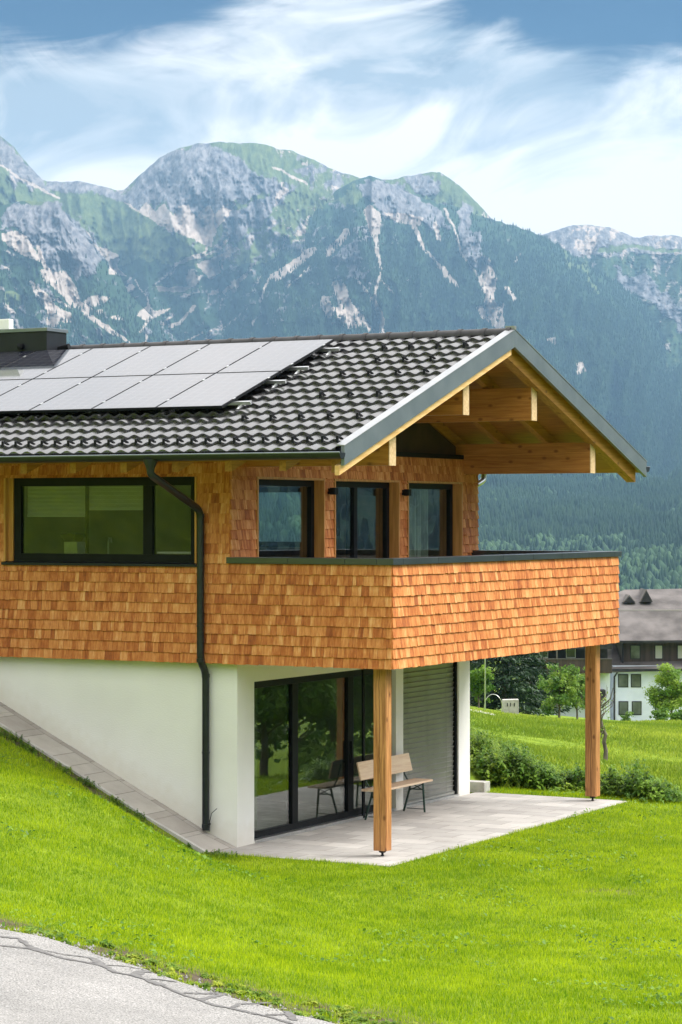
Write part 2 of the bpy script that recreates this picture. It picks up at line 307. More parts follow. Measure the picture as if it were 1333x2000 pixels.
def plaster_mat():
    m, nt, b, out = mat_new('white_render'); L = nt.links
    tc = _n(nt, 'ShaderNodeTexCoord'); n = _n(nt, 'ShaderNodeTexNoise'); L.new(tc.outputs['Object'], n.inputs['Vector']); n.inputs['Scale'].default_value = 1.1; n.inputs['Detail'].default_value = 6
    r = _n(nt, 'ShaderNodeValToRGB'); L.new(n.outputs['Fac'], r.inputs[0]); e = r.color_ramp.elements
    e[0].position = .3; e[0].color = (.76, .745, .725, 1); e[1].position = .7; e[1].color = (.84, .83, .81, 1)
    # splash dirt just above the sloping paving
    sp = _n(nt, 'ShaderNodeSeparateXYZ'); L.new(tc.outputs['Object'], sp.inputs[0]); mi = _n(nt, 'ShaderNodeMath', operation='MINIMUM'); L.new(sp.outputs[0], mi.inputs[0]); mi.inputs[1].default_value = -.07
    hh = _n(nt, 'ShaderNodeMath', operation='MULTIPLY_ADD'); L.new(mi.outputs[0], hh.inputs[0]); hh.inputs[1].default_value = .475; L.new(sp.outputs[2], hh.inputs[2])
    h2 = _n(nt, 'ShaderNodeMath', operation='MULTIPLY_ADD'); nz = _n(nt, 'ShaderNodeTexNoise'); L.new(tc.outputs['Object'], nz.inputs['Vector']); nz.inputs['Scale'].default_value = 7; nz.inputs['Detail'].default_value = 6; L.new(nz.outputs['Fac'], h2.inputs[0]); h2.inputs[1].default_value = -.35; L.new(hh.outputs[0], h2.inputs[2])
    mr0 = _n(nt, 'ShaderNodeMapRange'); L.new(h2.outputs[0], mr0.inputs[0]); mr0.inputs[1].default_value = -.16; mr0.inputs[2].default_value = .16; mr0.inputs[3].default_value = .5; mr0.inputs[4].default_value = 0
    mxd = _n(nt, 'ShaderNodeMix', data_type='RGBA'); L.new(mr0.outputs[0], mxd.inputs[0]); L.new(r.outputs[0], mxd.inputs[6]); mxd.inputs[7].default_value = (.60, .55, .46, 1); L.new(mxd.outputs[2], b.inputs['Base Color'])
    mp = _n(nt, 'ShaderNodeMapping'); L.new(tc.outputs['Object'], mp.inputs[0]); mp.inputs['Scale'].default_value = (1, 1, 2.2)
    n2 = _n(nt, 'ShaderNodeTexNoise'); L.new(mp.outputs[0], n2.inputs['Vector']); n2.inputs['Scale'].default_value = 32; n2.inputs['Detail'].default_value = 4
    bp = _n(nt, 'ShaderNodeBump'); L.new(n2.outputs['Fac'], bp.inputs['Height']); bp.inputs['Strength'].default_value = .35; bp.inputs['Distance'].default_value = .008; L.new(bp.outputs[0], b.inputs['Normal'])
    b.inputs['Roughness'].default_value = .9; b.inputs['Specular IOR Level'].default_value = .15
    return m
def ground_mat():
    m, nt, b, out = mat_new('meadow_ground'); L = nt.links
    tc = _n(nt, 'ShaderNodeTexCoord'); at = _n(nt, 'ShaderNodeAttribute'); at.attribute_name = 'soil'
    def ramp(sock, a, ca, b_, cb):
        r = _n(nt, 'ShaderNodeValToRGB'); L.new(sock, r.inputs[0]); e = r.color_ramp.elements; e[0].position = a; e[0].color = (*ca, 1); e[1].position = b_; e[1].color = (*cb, 1); return r.outputs[0]
    def noise(s, d=6):
        n = _n(nt, 'ShaderNodeTexNoise'); L.new(tc.outputs['Object'], n.inputs['Vector']); n.inputs['Scale'].default_value = s; n.inputs['Detail'].default_value = d; n.inputs['Roughness'].default_value = .65; return n.outputs['Fac']
    g = ramp(noise(2.2), .35, (.10, .17, .012), .7, (.24, .32, .025)); s = ramp(noise(9), .3, (.055, .042, .028), .7, (.15, .12, .085))
    mx = _n(nt, 'ShaderNodeMix', data_type='RGBA'); L.new(at.outputs['Fac'], mx.inputs[0]); L.new(g, mx.inputs[6]); L.new(s, mx.inputs[7]); L.new(mx.outputs[2], b.inputs['Base Color'])
    b.inputs['Roughness'].default_value = .95; b.inputs['Specular IOR Level'].default_value = .1
    bp = _n(nt, 'ShaderNodeBump'); L.new(noise(30), bp.inputs['Height']); bp.inputs['Strength'].default_value = .8; bp.inputs['Distance'].default_value = .04; L.new(bp.outputs[0], b.inputs['Normal'])
    return m
def paver_mat(name='concrete_paver', lo=(.34, .325, .31), hi=(.50, .48, .455), bw=.6, bh=.4, rot=0.):
    m, nt, b, out = mat_new(name); L = nt.links
    tc = _n(nt, 'ShaderNodeTexCoord'); mp = _n(nt, 'ShaderNodeMapping'); L.new(tc.outputs['Object'], mp.inputs[0]); mp.inputs['Rotation'].default_value = (0, 0, rot)
    br = _n(nt, 'ShaderNodeTexBrick'); L.new(mp.outputs[0], br.inputs['Vector']); br.inputs['Scale'].default_value = 1; br.inputs['Brick Width'].default_value = bw; br.inputs['Row Height'].default_value = bh
    br.inputs['Mortar Size'].default_value = .005; br.inputs['Color1'].default_value = (*lo, 1); br.inputs['Color2'].default_value = (*hi, 1); br.inputs['Mortar'].default_value = (.20, .19, .17, 1); br.inputs['Bias'].default_value = .1
    n = _n(nt, 'ShaderNodeTexNoise'); L.new(tc.outputs['Object'], n.inputs['Vector']); n.inputs['Scale'].default_value = 1.6; n.inputs['Detail'].default_value = 8; n.inputs['Roughness'].default_value = .7
    r = _n(nt, 'ShaderNodeValToRGB'); L.new(n.outputs['Fac'], r.inputs[0]); e = r.color_ramp.elements; e[0].position = .3; e[0].color = (.80, .78, .76, 1); e[1].position = .7; e[1].color = (1.08, 1.07, 1.05, 1)
    mx = _n(nt, 'ShaderNodeMix', data_type='RGBA', blend_type='MULTIPLY'); mx.inputs[0].default_value = 1; L.new(br.outputs['Color'], mx.inputs[6]); L.new(r.outputs[0], mx.inputs[7])
    L.new(mx.outputs[2], b.inputs['Base Color']); b.inputs['Roughness'].default_value = .85; b.inputs['Specular IOR Level'].default_value = .25
    n3 = _n(nt, 'ShaderNodeTexNoise'); L.new(tc.outputs['Object'], n3.inputs['Vector']); n3.inputs['Scale'].default_value = 90
    bp = _n(nt, 'ShaderNodeBump'); L.new(n3.outputs['Fac'], bp.inputs['Height']); bp.inputs['Strength'].default_value = .2; bp.inputs['Distance'].default_value = .003; L.new(bp.outputs[0], b.inputs['Normal'])
    return m
def mountain_mat():
    m, nt, b, out = mat_new('mountain_slope'); L = nt.links
    tc = _n(nt, 'ShaderNodeTexCoord'); at = _n(nt, 'ShaderNodeAttribute'); at.attribute_name = 'cover'
    sp = _n(nt, 'ShaderNodeSeparateColor'); L.new(at.outputs['Color'], sp.inputs[0])
    def noise(s, d=6, ax=(1, 1, 1), ro=.6):
        m0 = _n(nt, 'ShaderNodeMapping'); L.new(tc.outputs['Object'], m0.inputs[0]); m0.inputs['Rotation'].default_value = (0, 0, -YAW)
        mp = _n(nt, 'ShaderNodeMapping'); L.new(m0.outputs[0], mp.inputs[0]); mp.inputs['Scale'].default_value = ax
        n = _n(nt, 'ShaderNodeTexNoise'); L.new(mp.outputs[0], n.inputs['Vector']); n.inputs['Scale'].default_value = s; n.inputs['Detail'].default_value = d; n.inputs['Roughness'].default_value = ro; return n.outputs['Fac']
    def ramp(sock, a, ca, b_, cb):
        r = _n(nt, 'ShaderNodeValToRGB'); L.new(sock, r.inputs[0]); e = r.color_ramp.elements; e[0].position = a; e[0].color = (*ca, 1); e[1].position = b_; e[1].color = (*cb, 1); return r.outputs[0]
    fine = noise(.055, 7, (1, .15, .42), .68); mid = noise(.012, 8, (1, .3, .5), .7)
    forest = ramp(mid, .3, (.014, .035, .02), .75, (.045, .085, .035))
    rock = ramp(fine, .36, (.07, .072, .085), .64, (.27, .255, .255)); scree = ramp(fine, .25, (.25, .21, .18), .75, (.54, .455, .385)); grass = ramp(fine, .35, (.055, .085, .035), .68, (.15, .185, .07))
    def mix(f, a, b_):
        mx = _n(nt, 'ShaderNodeMix', data_type='RGBA'); L.new(f, mx.inputs[0]); L.new(a, mx.inputs[6]); L.new(b_, mx.inputs[7]); return mx.outputs[2]
    def sharp(sock, k=.35):   # break the soft edges of a cover class with noise
        a = _n(nt, 'ShaderNodeMath', operation='MULTIPLY_ADD'); L.new(fine, a.inputs[0]); a.inputs[1].default_value = .6; a.inputs[2].default_value = -.3
        s = _n(nt, 'ShaderNodeMath', operation='ADD'); L.new(sock, s.inputs[0]); L.new(a.outputs[0], s.inputs[1])
        r = _n(nt, 'ShaderNodeMapRange', interpolation_type='SMOOTHSTEP'); L.new(s.outputs[0], r.inputs[0]); r.inputs[1].default_value = k; r.inputs[2].default_value = k+.25; return r.outputs[0]
    c = mix(sharp(sp.outputs[2]), forest, grass); c = mix(sharp(sp.outputs[1]), c, rock); c = mix(sharp(sp.outputs[0]), c, scree)
    L.new(c, b.inputs['Base Color']); b.inputs['Roughness'].default_value = .95; b.inputs['Specular IOR Level'].default_value = .05
    bp = _n(nt, 'ShaderNodeBump'); L.new(fine, bp.inputs['Height']); bp.inputs['Strength'].default_value = .9; bp.inputs['Distance'].default_value = 14; L.new(bp.outputs[0], b.inputs['Normal'])
    return m
def road_mat():
    m, nt, b, out = mat_new('old_asphalt'); L = nt.links
    tc = _n(nt, 'ShaderNodeTexCoord')
    def noise(s, d=4):
        n = _n(nt, 'ShaderNodeTexNoise'); L.new(tc.outputs['Object'], n.inputs['Vector']); n.inputs['Scale'].default_value = s; n.inputs['Detail'].default_value = d; n.inputs['Roughness'].default_value = .7; return n.outputs['Fac']
    r = _n(nt, 'ShaderNodeValToRGB'); L.new(noise(70, 3), r.inputs[0]); e = r.color_ramp.elements; e[0].position = .36; e[0].color = (.115, .115, .115, 1); e[1].position = .66; e[1].color = (.43, .42, .41, 1)
    r2 = _n(nt, 'ShaderNodeValToRGB'); L.new(noise(.9, 7), r2.inputs[0]); e = r2.color_ramp.elements; e[0].position = .3; e[0].color = (.78, .77, .75, 1); e[1].position = .7; e[1].color = (1.1, 1.08, 1.05, 1)
    mx = _n(nt, 'ShaderNodeMix', data_type='RGBA', blend_type='MULTIPLY'); mx.inputs[0].default_value = 1; L.new(r.outputs[0], mx.inputs[6]); L.new(r2.outputs[0], mx.inputs[7]); L.new(mx.outputs[2], b.inputs['Base Color'])
    b.inputs['Roughness'].default_value = .9; b.inputs['Specular IOR Level'].default_value = .2
    bp = _n(nt, 'ShaderNodeBump'); L.new(noise(70, 3), bp.inputs['Height']); bp.inputs['Strength'].default_value = .5; bp.inputs['Distance'].default_value = .008; L.new(bp.outputs[0], b.inputs['Normal'])
    return m
MT = dict(
    shingle=shingle_mat(), plaster=plaster_mat(), glass=glass_mat('window_glass', (.80, .86, .82), ior=1.8), tile=tile_mat(), pv=pv_mat(), ground=ground_mat(), paver=paver_mat(), mountain=mountain_mat(), road=road_mat(),
    strip=paver_mat('strip_paver', (.34, .31, .28), (.47, .44, .40), .5, .7),
    beam=wood_mat('glulam_spruce', (.33, .11, .018), (.52, .22, .05), 'X'), rafter=wood_mat('rafter_spruce', (.30, .12, .018), (.46, .21, .042), 'Y'),
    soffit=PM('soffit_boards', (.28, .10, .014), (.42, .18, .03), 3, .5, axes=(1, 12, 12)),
    post=wood_mat('larch_post', (.26, .095, .026), (.56, .26, .095), 'Z', sc_=1.2, kscale=3.4, crack=2.115), ridge=PM('ridge_tile', (.025, .024, .025), (.045, .043, .045), 6, .5, spec=.4), cutend=PM('cut_wood_end', (.52, .34, .17), (.66, .47, .27), 30, .7, bump=.2),
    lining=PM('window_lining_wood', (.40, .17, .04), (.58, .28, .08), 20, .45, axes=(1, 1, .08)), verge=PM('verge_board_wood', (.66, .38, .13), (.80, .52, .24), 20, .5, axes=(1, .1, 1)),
    slate_metal=PM('slate_coated_metal', (.15, .175, .20), (.185, .21, .235), 3, .28, metal=.35, spec=.7), dark_metal=PM('anthracite_metal', (.009, .011, .015), (.014, .017, .022), 5, .45, spec=.3),
    pipe=PM('downpipe_metal', (.009, .011, .016), (.014, .018, .023), 8, .32, spec=.45), frame=PM('window_frame_black', (.005, .006, .007), (.008, .009, .011), 8, .5, spec=.15),
    alu=PM('aluminium', (.55, .56, .57), (.65, .66, .67), 12, .3, metal=.9), white=PM('white_paint', (.78, .78, .76), (.84, .84, .82), 6, .6), inner=PM('interior_paint', (.26, .26, .25), (.32, .32, .31), 2, .9),
    blind=PM('grey_blind_slat', (.19, .19, .17), (.22, .22, .20), 4, .28, spec=.7), lightblind=PM('pale_pleated_blind', (.56, .60, .50), (.60, .64, .54), 6, .8), curtain=PM('curtain_cloth', (.36, .38, .30), (.46, .47, .38), 6, .9),
    bench=wood_mat('bench_spruce', (.74, .50, .34), (.88, .68, .50), 'Y', knots=False), bench_frame=PM('bench_green_steel', (.008, .03, .022), (.012, .04, .03), 8, .4),
    concrete=PM('concrete', (.38, .36, .33), (.52, .50, .46), 6, .9, bump=.3), tar=PM('tar_seam', (.085, .08, .078), (.15, .145, .14), 20, .7, bump=.3, bscale=60),
    bark=PM('bark', (.07, .055, .042), (.17, .14, .11), 9, .9, bump=.8, axes=(1, 1, .3)), grass=leaf_mat('grass_blade', (.12, .25, .003), (.60, .70, .014), .5, scale=3., namp=.35, lo=-.02, hi=.50), meadow=leaf_mat('meadow_blade', (.15, .24, .015), (.56, .62, .07), .45, scale=.12),
    weed=leaf_mat('weed_leaf', (.08, .18, .015), (.34, .46, .05), .4), spruce=leaf_mat('spruce_needles', (.012, .035, .014), (.05, .10, .03), .1, scale=.5), farspruce=leaf_mat('far_spruce', (.014, .04, .022), (.05, .10, .035), .0, rough=.9, scale=.004),
    leafA=leaf_mat('light_leaf', (.12, .24, .03), (.46, .60, .09), .45), leafB=leaf_mat('ash_leaf', (.09, .19, .03), (.38, .52, .09), .45), hedge=leaf_mat('dark_leaf', (.06, .15, .015), (.27, .43, .05), .4),
    glass2=glass_mat('gable_glass', (.84, .90, .90), 1.85), glass3=glass_mat('kitchen_glass', (.72, .73, .72), 1.5), room=PM('warm_interior_wood', (.12, .06, .03), (.2, .1, .05), 6, .6),
)
# ------------------------------------------------------------------ the ground
CTRL = [(-3.31,-0.62,-1.02),(-2.35,-1.92,-1.09),(-2.46,-0.62,-1.33),(-1.53,-1.94,-1.38),(-1.73,-0.62,-1.69),(-0.83,-1.95,-1.72),(-1.22,-0.62,-1.97),(-0.33,-1.96,-1.98),(-0.81,-0.62,-2.17),(0.06,-1.97,-2.17),(-0.41,-0.62,-2.29),(0.45,-1.98,-2.28),(-0.06,-0.62,-2.36),(0.78,-1.98,-2.34),(0.22,-0.62,-2.44),(1.05,-1.99,-2.41),(0.49,-0.62,-2.46),(1.31,-1.99,-2.43),(-1.22,-3.46,-1.18),(0.52,-5.82,-1.40),(2.31,-8.26,-1.54),(4.47,-11.19,-1.54),(5.73,-12.89,-1.49),(6.98,-14.60,-1.44),(0.00,-3.03,-1.48),(2.47,-6.69,-1.72),(4.16,-9.19,-1.76),(6.04,-11.24,-1.75),(7.18,-13.01,-1.71),(6.79,-11.29,-1.86),(3.18,-5.29,-2.13),(7.48,-11.26,-1.97),(3.17,-3.58,-2.36),(5.03,-6.90,-2.28),(3.10,-1.57,-2.43),(5.50,-6.19,-2.35),(8.00,-10.52,-2.08),(6.51,-5.30,-2.40),(4.14,-0.10,-2.44),(8.73,-9.67,-2.17),(9.70,-8.92,-2.20),(7.96,-4.29,-2.44),(5.76,1.57,-2.55),(3.74,6.96,-2.60),(1.97,11.69,-2.86),(-6.86,29.65,-4.39),(-14.84,43.53,-5.21),(-12.72,46.95,-5.40),(-21.43,74.08,-7.03),(-30.71,73.60,-7.18),(-26.04,71.58,-7.19),(-35.40,82.43,-7.44),(-24.82,74.52,-7.29),(-4.37,17.35,-3.37),(-3.74,26.80,-4.10),(-2.20,-4.22,-1.2),(-7.32,0.96,0.9),(6.82,1.80,-2.50),(-0.96,24.89,-3.67),(4.79,-12.94,-1.37),
 (2.8,-.6,-2.43),(1.2,-.8,-2.43),(2.8,3,-2.44),(2.8,7.6,-2.46),(1,8.2,-2.5),(16.9,-28,.33),(12,-22,-.5),(10,-17,-1.15),(14,-17,-1.6),(20,-20,-1.4),(-6,-6,1.1),(-12,-4,4.2),(-10,-15,3.4),(-2,-14,.4),(-4,-26,4),(-20,-30,11),(-35,-60,26),(-60,-20,24),(-30,0,12),(-20,12,6),(-14,10,3.2),(5,-45,7),(20,-60,9),(40,-50,4),(40,-20,-2.5),(25,0,-3.6),(50,10,-8),(30,40,-9),(60,60,-17),(0,60,-7.6),(-10,100,-12),(-50,100,-8.6),(-45,60,-3),(-60,40,4),(-25,30,.2),(-8,16,-1.4),(15,12,-3.4),(-70,90,-4)]
_c = np.array(CTRL); _K = len(_c)
def _phi(r2): return .5*r2*np.log(r2+1e-9)
_S = 30.
_d2 = ((_c[:, None, :2]-_c[None, :, :2])**2).sum(-1)/_S**2
_Am = np.zeros((_K+3, _K+3)); _Am[:_K, :_K] = _phi(_d2)+np.eye(_K)*2e-4; _Pm = np.c_[np.ones(_K), _c[:, 0]/_S, _c[:, 1]/_S]; _Am[:_K, _K:] = _Pm; _Am[_K:, :_K] = _Pm.T
_W = np.linalg.solve(_Am, np.r_[_c[:, 2], 0, 0, 0])
def tps(x, y):
    x = np.asarray(x, float); y = np.asarray(y, float); s = _W[_K]+_W[_K+1]*x/_S+_W[_K+2]*y/_S
    for i in range(_K): s = s+_W[i]*_phi(((x-_c[i, 0])**2+(y-_c[i, 1])**2)/_S**2)
    return s
def strip_z(x): return -2.45-.475*(np.minimum(x, -.07)+.07)
TX0, TX1, TY0, TY1 = -.1, 2.62, -.46, 7.62          # the terrace
def gz(x, y):
    x = np.asarray(x, float); y = np.asarray(y, float)
    near = tps(np.clip(x, -110, 110), np.clip(y, -110, 140))
    q = .25*x+.97*y; far = np.interp(q, [-4000, -1500, -300, -60, 0, 69, 185, 350, 1000, 20000], [900, 350, 60, 12, -1, -7, -20, -45, -110, -110])
    r = np.hypot(x, y-20); z = near+(far-near)*sstep(r, 75, 130)
    z = z+(fbm(x*.5, y*.5, 3)-.5)*.10*sstep(r, 4, 10)+(fbm(x*.035+5, y*.035, 3)-.5)*1.2*sstep(r, 40, 90)
    # the paved strip that climbs along the wall
    ws = sstep(y, -1.1, -.60)*(1-sstep(x, -.2, .9))*(1-sstep(y, 8.5, 12))*sstep(x, -16, -11); z = z+(strip_z(np.maximum(x, -9))-.02-z)*ws
    dx = np.maximum(np.maximum(TX0-x, x-TX1), 0); dy = np.maximum(np.maximum(TY0-y, y-TY1), 0); dd = np.hypot(dx, dy)
    wt = (1-sstep(dd, .0, .9))*(x > -.12); z = z+(-2.46-z)*wt
    z = np.where((x > TX0+.06) & (x < TX1-.06) & (y > TY0+.06) & (y < TY1-.06), -2.56, z)
    z = np.where((x > -9.9) & (x < -.02) & (y > .2) & (y < 7.25), -2.75, z)
    return z
# road edge, surveyed from left to right; the road runs downhill to the right, camera side
def ray_ground(px, py):
    d = DV+RV*(px-666.5)/FPX-np.array([0, 0, 1])*(py-HOR)/FPX; D = np.linspace(10, 60, 2001); P = CAM[:, None]+d[:, None]*D
    k = np.argmax(P[2] < gz(P[0], P[1])); return P[:2, k]
_e = [tuple(ray_ground(*p)) for p in ((0,1818),(60,1829),(130,1847),(200,1872),(260,1890),(330,1915),(400,1938),(470,1957),(540,1977),(600,1990),(650,2002))]
_q = _e[-1]
EDGE = np.array([(-40,-60),(-14,-30),(-6,-18),(-1.5,-12.5),(2.4,_e[0][1]+.1)]+_e+[(_q[0]+2,_q[1]-.9),(_q[0]+8,_q[1]-4.5),(32,-28)])
def edge_y(x): return np.interp(x, EDGE[:, 0], EDGE[:, 1])
def soil_mask(x, y):
    n = fbm(x*1.7+3, y*1.7, 4); n2 = fbm(x*5, y*5, 3)
    d = y-edge_y(x)
    a = np.clip(1.35-np.abs(d-.36)/(.42+.10*np.clip(x-4.5, 0, 8)), 0, 1)*np.clip((n+.7*n2-.60)*3.6, 0, 1)
    a = np.maximum(a, (1-sstep(d, .0, .16))*(d > -.6))
    ys = -y
    b = np.clip(1.2-np.abs(ys-.82+.1*np.sin(x*2))/.30, 0, 1)*sstep(-x, -.2, .8)*np.clip((n+.4*n2-.30)*4, 0, 1)
    c = np.exp(-(((x+.55)/.8)**2+((y+1.75)/.3)**2))*np.clip((n2-.4)*5, 0, 1)
    e = np.exp(-(((x-5.8)/.5)**2+((y+1.0)/.35)**2))*np.clip((n2-.35)*5, 0, 1)*.8
    return np.clip(np.maximum.reduce([a, b, c, e]), 0, 1)
def axis_coords(fine0, fine1, step, lim, extra):
    a = list(np.arange(fine0, fine1, step)); s = step; v = fine1
    while v < lim: a.append(v); s *= 1.13; v += s
    s = step; v = fine0-step
    while v > -lim: a.append(v); s *= 1.13; v -= s
    return np.unique(np.round(a+extra, 4))
gx = axis_coords(-5, 11, .14, 7400, [-.12, -.02, -.1, -.04, 2.62, 2.56, -9.9, -10.0]); gy = axis_coords(-14.5, 9, .14, 7400, [.18, .22, 7.23, 7.27, -.46, -.40, 7.62, 7.56])
X, Y = np.meshgrid(gx, gy, indexing='ij'); Z = gz(X, Y); n0, n1 = X.shape
idx = np.arange(n0*n1).reshape(n0, n1); Fq = np.stack([idx[:-1, :-1], idx[1:, :-1], idx[1:, 1:], idx[:-1, 1:]], -1).reshape(-1, 4)
o = np_mesh('ground', np.stack([X, Y, Z], -1).reshape(-1, 3), Fq, MT['ground'], smooth=True, attrs={'soil': soil_mask(X, Y).ravel()}); tag(o, kind='structure')

# the road, draped 12 mm above the ground
ex = np.linspace(-14, 22, 260); V = []; rowsR = np.array([-.02, .1, .25, .5, 1., 1.6, 2.4, 3.2, 4.2, 5.2])
for i, x in enumerate(ex):
    y0 = edge_y(x); ddx = .3; t = np.array([ddx, edge_y(x+ddx)-edge_y(x-ddx)]); t = np.array([2*ddx, t[1]]); t /= np.hypot(*t); nrm = np.array([t[1], -t[0]])
    if nrm[1] > 0: nrm = -nrm
    wob = .045*(fbm(np.array([x*6.]), np.array([2.]), 3)[0]-.5)*2
    for r_ in rowsR:
        rr = r_-wob*(r_ < .3); V.append((x+nrm[0]*rr, y0+nrm[1]*rr))
V = np.array(V); zz = gz(V[:, 0], V[:, 1])+.014; idx = np.arange(len(V)).reshape(len(ex), -1)
Fq = np.stack([idx[:-1, :-1], idx[:-1, 1:], idx[1:, 1:], idx[1:, :-1]], -1).reshape(-1, 4)
tag(np_mesh('road', np.c_[V, zz], Fq, MT['road'], smooth=True), kind='structure')
SEAMS = [([(0,288),(100,298),(165,315),(235,335),(330,352),(390,365),(430,388),(500,400),(560,420),(610,440),(690,475),(740,490),(800,510),(860,522),(940,540),(1010,555),(1090,580)], .030),
 ([(0,254),(70,262),(110,290),(165,312)], .028), ([(330,330),(352,340),(390,367)], .045), ([(165,305),(240,322),(330,332)], .014), ([(500,402),(522,386),(556,384)], .04), ([(398,361),(470,364),(544,380)], .013), ([(556,412),(600,416),(662,424)], .016),
 ([(560,420),(585,430),(600,436)], .06), ([(686,464),(760,466),(842,466),(790,480),(738,492)], .022), ([(855,522),(890,506),(960,504),(1005,500)], .016), ([(1072,532),(1080,548),(1092,566)], .035), ([(985,546),(1040,545),(1075,542)], .016), ([(110,292),(135,302),(160,306)], .05)]
tb = MB()
for sm, wd in SEAMS:
    P = np.array([ray_ground(x/1.904, 1700+y/1.904) for x, y in sm]); Q = []
    for i in range(len(P)-1):
        for t in np.linspace(0, 1, 6, endpoint=False): Q.append(P[i]*(1-t)+P[i+1]*t)
    Q.append(P[-1]); Q = np.array(Q); Q += (rng.random(Q.shape)-.5)*.012
    T = np.gradient(Q, axis=0); T /= np.linalg.norm(T, axis=1)[:, None]+1e-9; Nn = np.c_[-T[:, 1], T[:, 0]]
    ww = wd*(.6+.8*rng.random(len(Q)))[:, None]; ww[0] *= .4; ww[-1] *= .4
    A = Q+Nn*ww; B = Q-Nn*ww; za = gz(A[:, 0], A[:, 1])+.019; zb = gz(B[:, 0], B[:, 1])+.019
    vs = [(*A[i], za[i]) for i in range(len(Q))]+[(*B[i], zb[i]) for i in range(len(Q))]; n = len(Q)
    tb.add(vs, [(i, i+1, n+i+1, n+i) for i in range(n-1)])
tag(tb.build('road_tar_seams', MT['tar']), kind='structure')

# terrace, climbing paver strip and its edging
tm = MB().box(TX0+.12, TX1, TY0, TY1, -2.53, -2.45); tag(tm.build('terrace', MT['paver']), kind='structure')
sm = MB(); L_ = .50; k = 0; x1 = .02
while x1 > -9:
    x0 = x1-L_*.903; a, b_ = x0+.007, x1; g0, g1 = float(strip_z(a)), float(strip_z(b_))
    if b_ > -.07: g1 = -2.45
    h = .002*((k*7) % 3)
    sm.hexa([(a, -.52, g0-.06), (b_, -.52, g1-.06), (b_, .125, g1-.06), (a, .125, g0-.06)], [(a, -.52, g0+h), (b_, -.52, g1+h), (b_, .125, g1+h+.004), (a, .125, g0+h+.004)])
    x1 = x0; k += 1
tag(sm.build('paved_strip', MT['strip'], bevel=.004), kind='structure')
cm = MB(); x1 = .0
while x1 > -9:
    x0 = x1-.9; g0, g1 = float(strip_z(x0+.006)), float(strip_z(x1)); cm.hexa([(x0+.006, -.585, g0-.15), (x1, -.585, g1-.15), (x1, -.527, g1-.15), (x0+.006, -.527, g0-.15)], [(x0+.006, -.585, g0+.012), (x1, -.585, g1+.012), (x1, -.527, g1+.012), (x0+.006, -.527, g0+.012)]); x1 = x0
tag(cm.build('strip_kerb', MT['concrete']), kind='structure')

# ------------------------------------------------------------------ mountains
def inpoly(px, py, poly):
    poly = np.array(poly, float); ins = np.zeros(px.shape, bool); n = len(poly)
    for i in range(n):
        x1, y1 = poly[i]; x2, y2 = poly[(i+1) % n]
        c = ((y1 > py) != (y2 > py)); xi = (x2-x1)*(py-y1)/((y2-y1) if y2 != y1 else 1e-9)+x1
        ins ^= c & (px < xi)
    return ins
def online(px, py, pts, ws):
    r = np.zeros(px.shape, bool)
    for i in range(len(pts)-1):
        (x1, y1), (x2, y2) = pts[i], pts[i+1]; dx, dy = x2-x1, y2-y1; t = np.clip(((px-x1)*dx+(py-y1)*dy)/(dx*dx+dy*dy), 0, 1)
        w_ = ws[i]+(ws[i+1]-ws[i])*t if isinstance(ws, (list, tuple)) else ws
        r |= np.hypot(px-x1-t*dx, py-y1-t*dy) < w_/2
    return r
za = lambda L, s, ox, oy: [(x/s+ox, y/s+oy) for x, y in L]
A1 = lambda L: za(L, 3.81, 0, 250); A2 = lambda L: za(L, 3.3325, 300, 260); A3 = lambda L: za(L, 3.3325, 600, 320); A4 = lambda L: za(L, 3.48, 950, 420)
ROCKP = [A1([(0,720),(60,620),(180,560),(430,540),(560,700),(640,790),(700,850),(760,990),(680,1080),(550,1150),(480,1060),(370,1060),(300,930),(230,880),(200,800),(130,760),(0,760)]),
 [(-300,200),(0,265),(85,352),(112,378),(60,362),(20,335),(0,322),(-300,200)], [(240,373),(270,345),(310,310),(350,290),(400,281),(430,292),(470,320),(520,345),(545,365),(530,382),(500,378),(480,396),(462,392),(450,408),(438,396),(420,424),(410,402),(396,402),(382,430),(366,398),(338,426),(322,398),(304,418),(286,394),(270,414),(250,388)],
 [(95,352),(150,352),(225,371),(245,373),(255,392),(230,392),(180,378),(120,372),(95,362)],
 A3([(350,140),(450,120),(560,150),(640,180),(740,190),(850,280),(930,430),(870,440),(780,380),(660,350),(600,390),(500,350),(430,270)]), A3([(990,280),(1060,300),(1110,480),(1160,600),(1130,700),(1040,640),(1010,480)]),
 A3([(250,520),(300,490),(330,580),(390,720),(380,750),(290,740),(250,640),(190,650)]), A3([(640,80),(740,60),(860,120),(840,190),(700,170),(600,110)]),
 A4([(840,370),(900,380),(1100,440),(1180,520),(1333,650),(1900,1000),(1900,1200),(1333,790),(1200,700),(1050,540),(930,470)]), A2([(700,440),(880,330),(920,350),(780,480),(720,470)]), A2([(470,520),(720,430),(760,520),(700,590),(560,700),(500,720),(470,620)])]
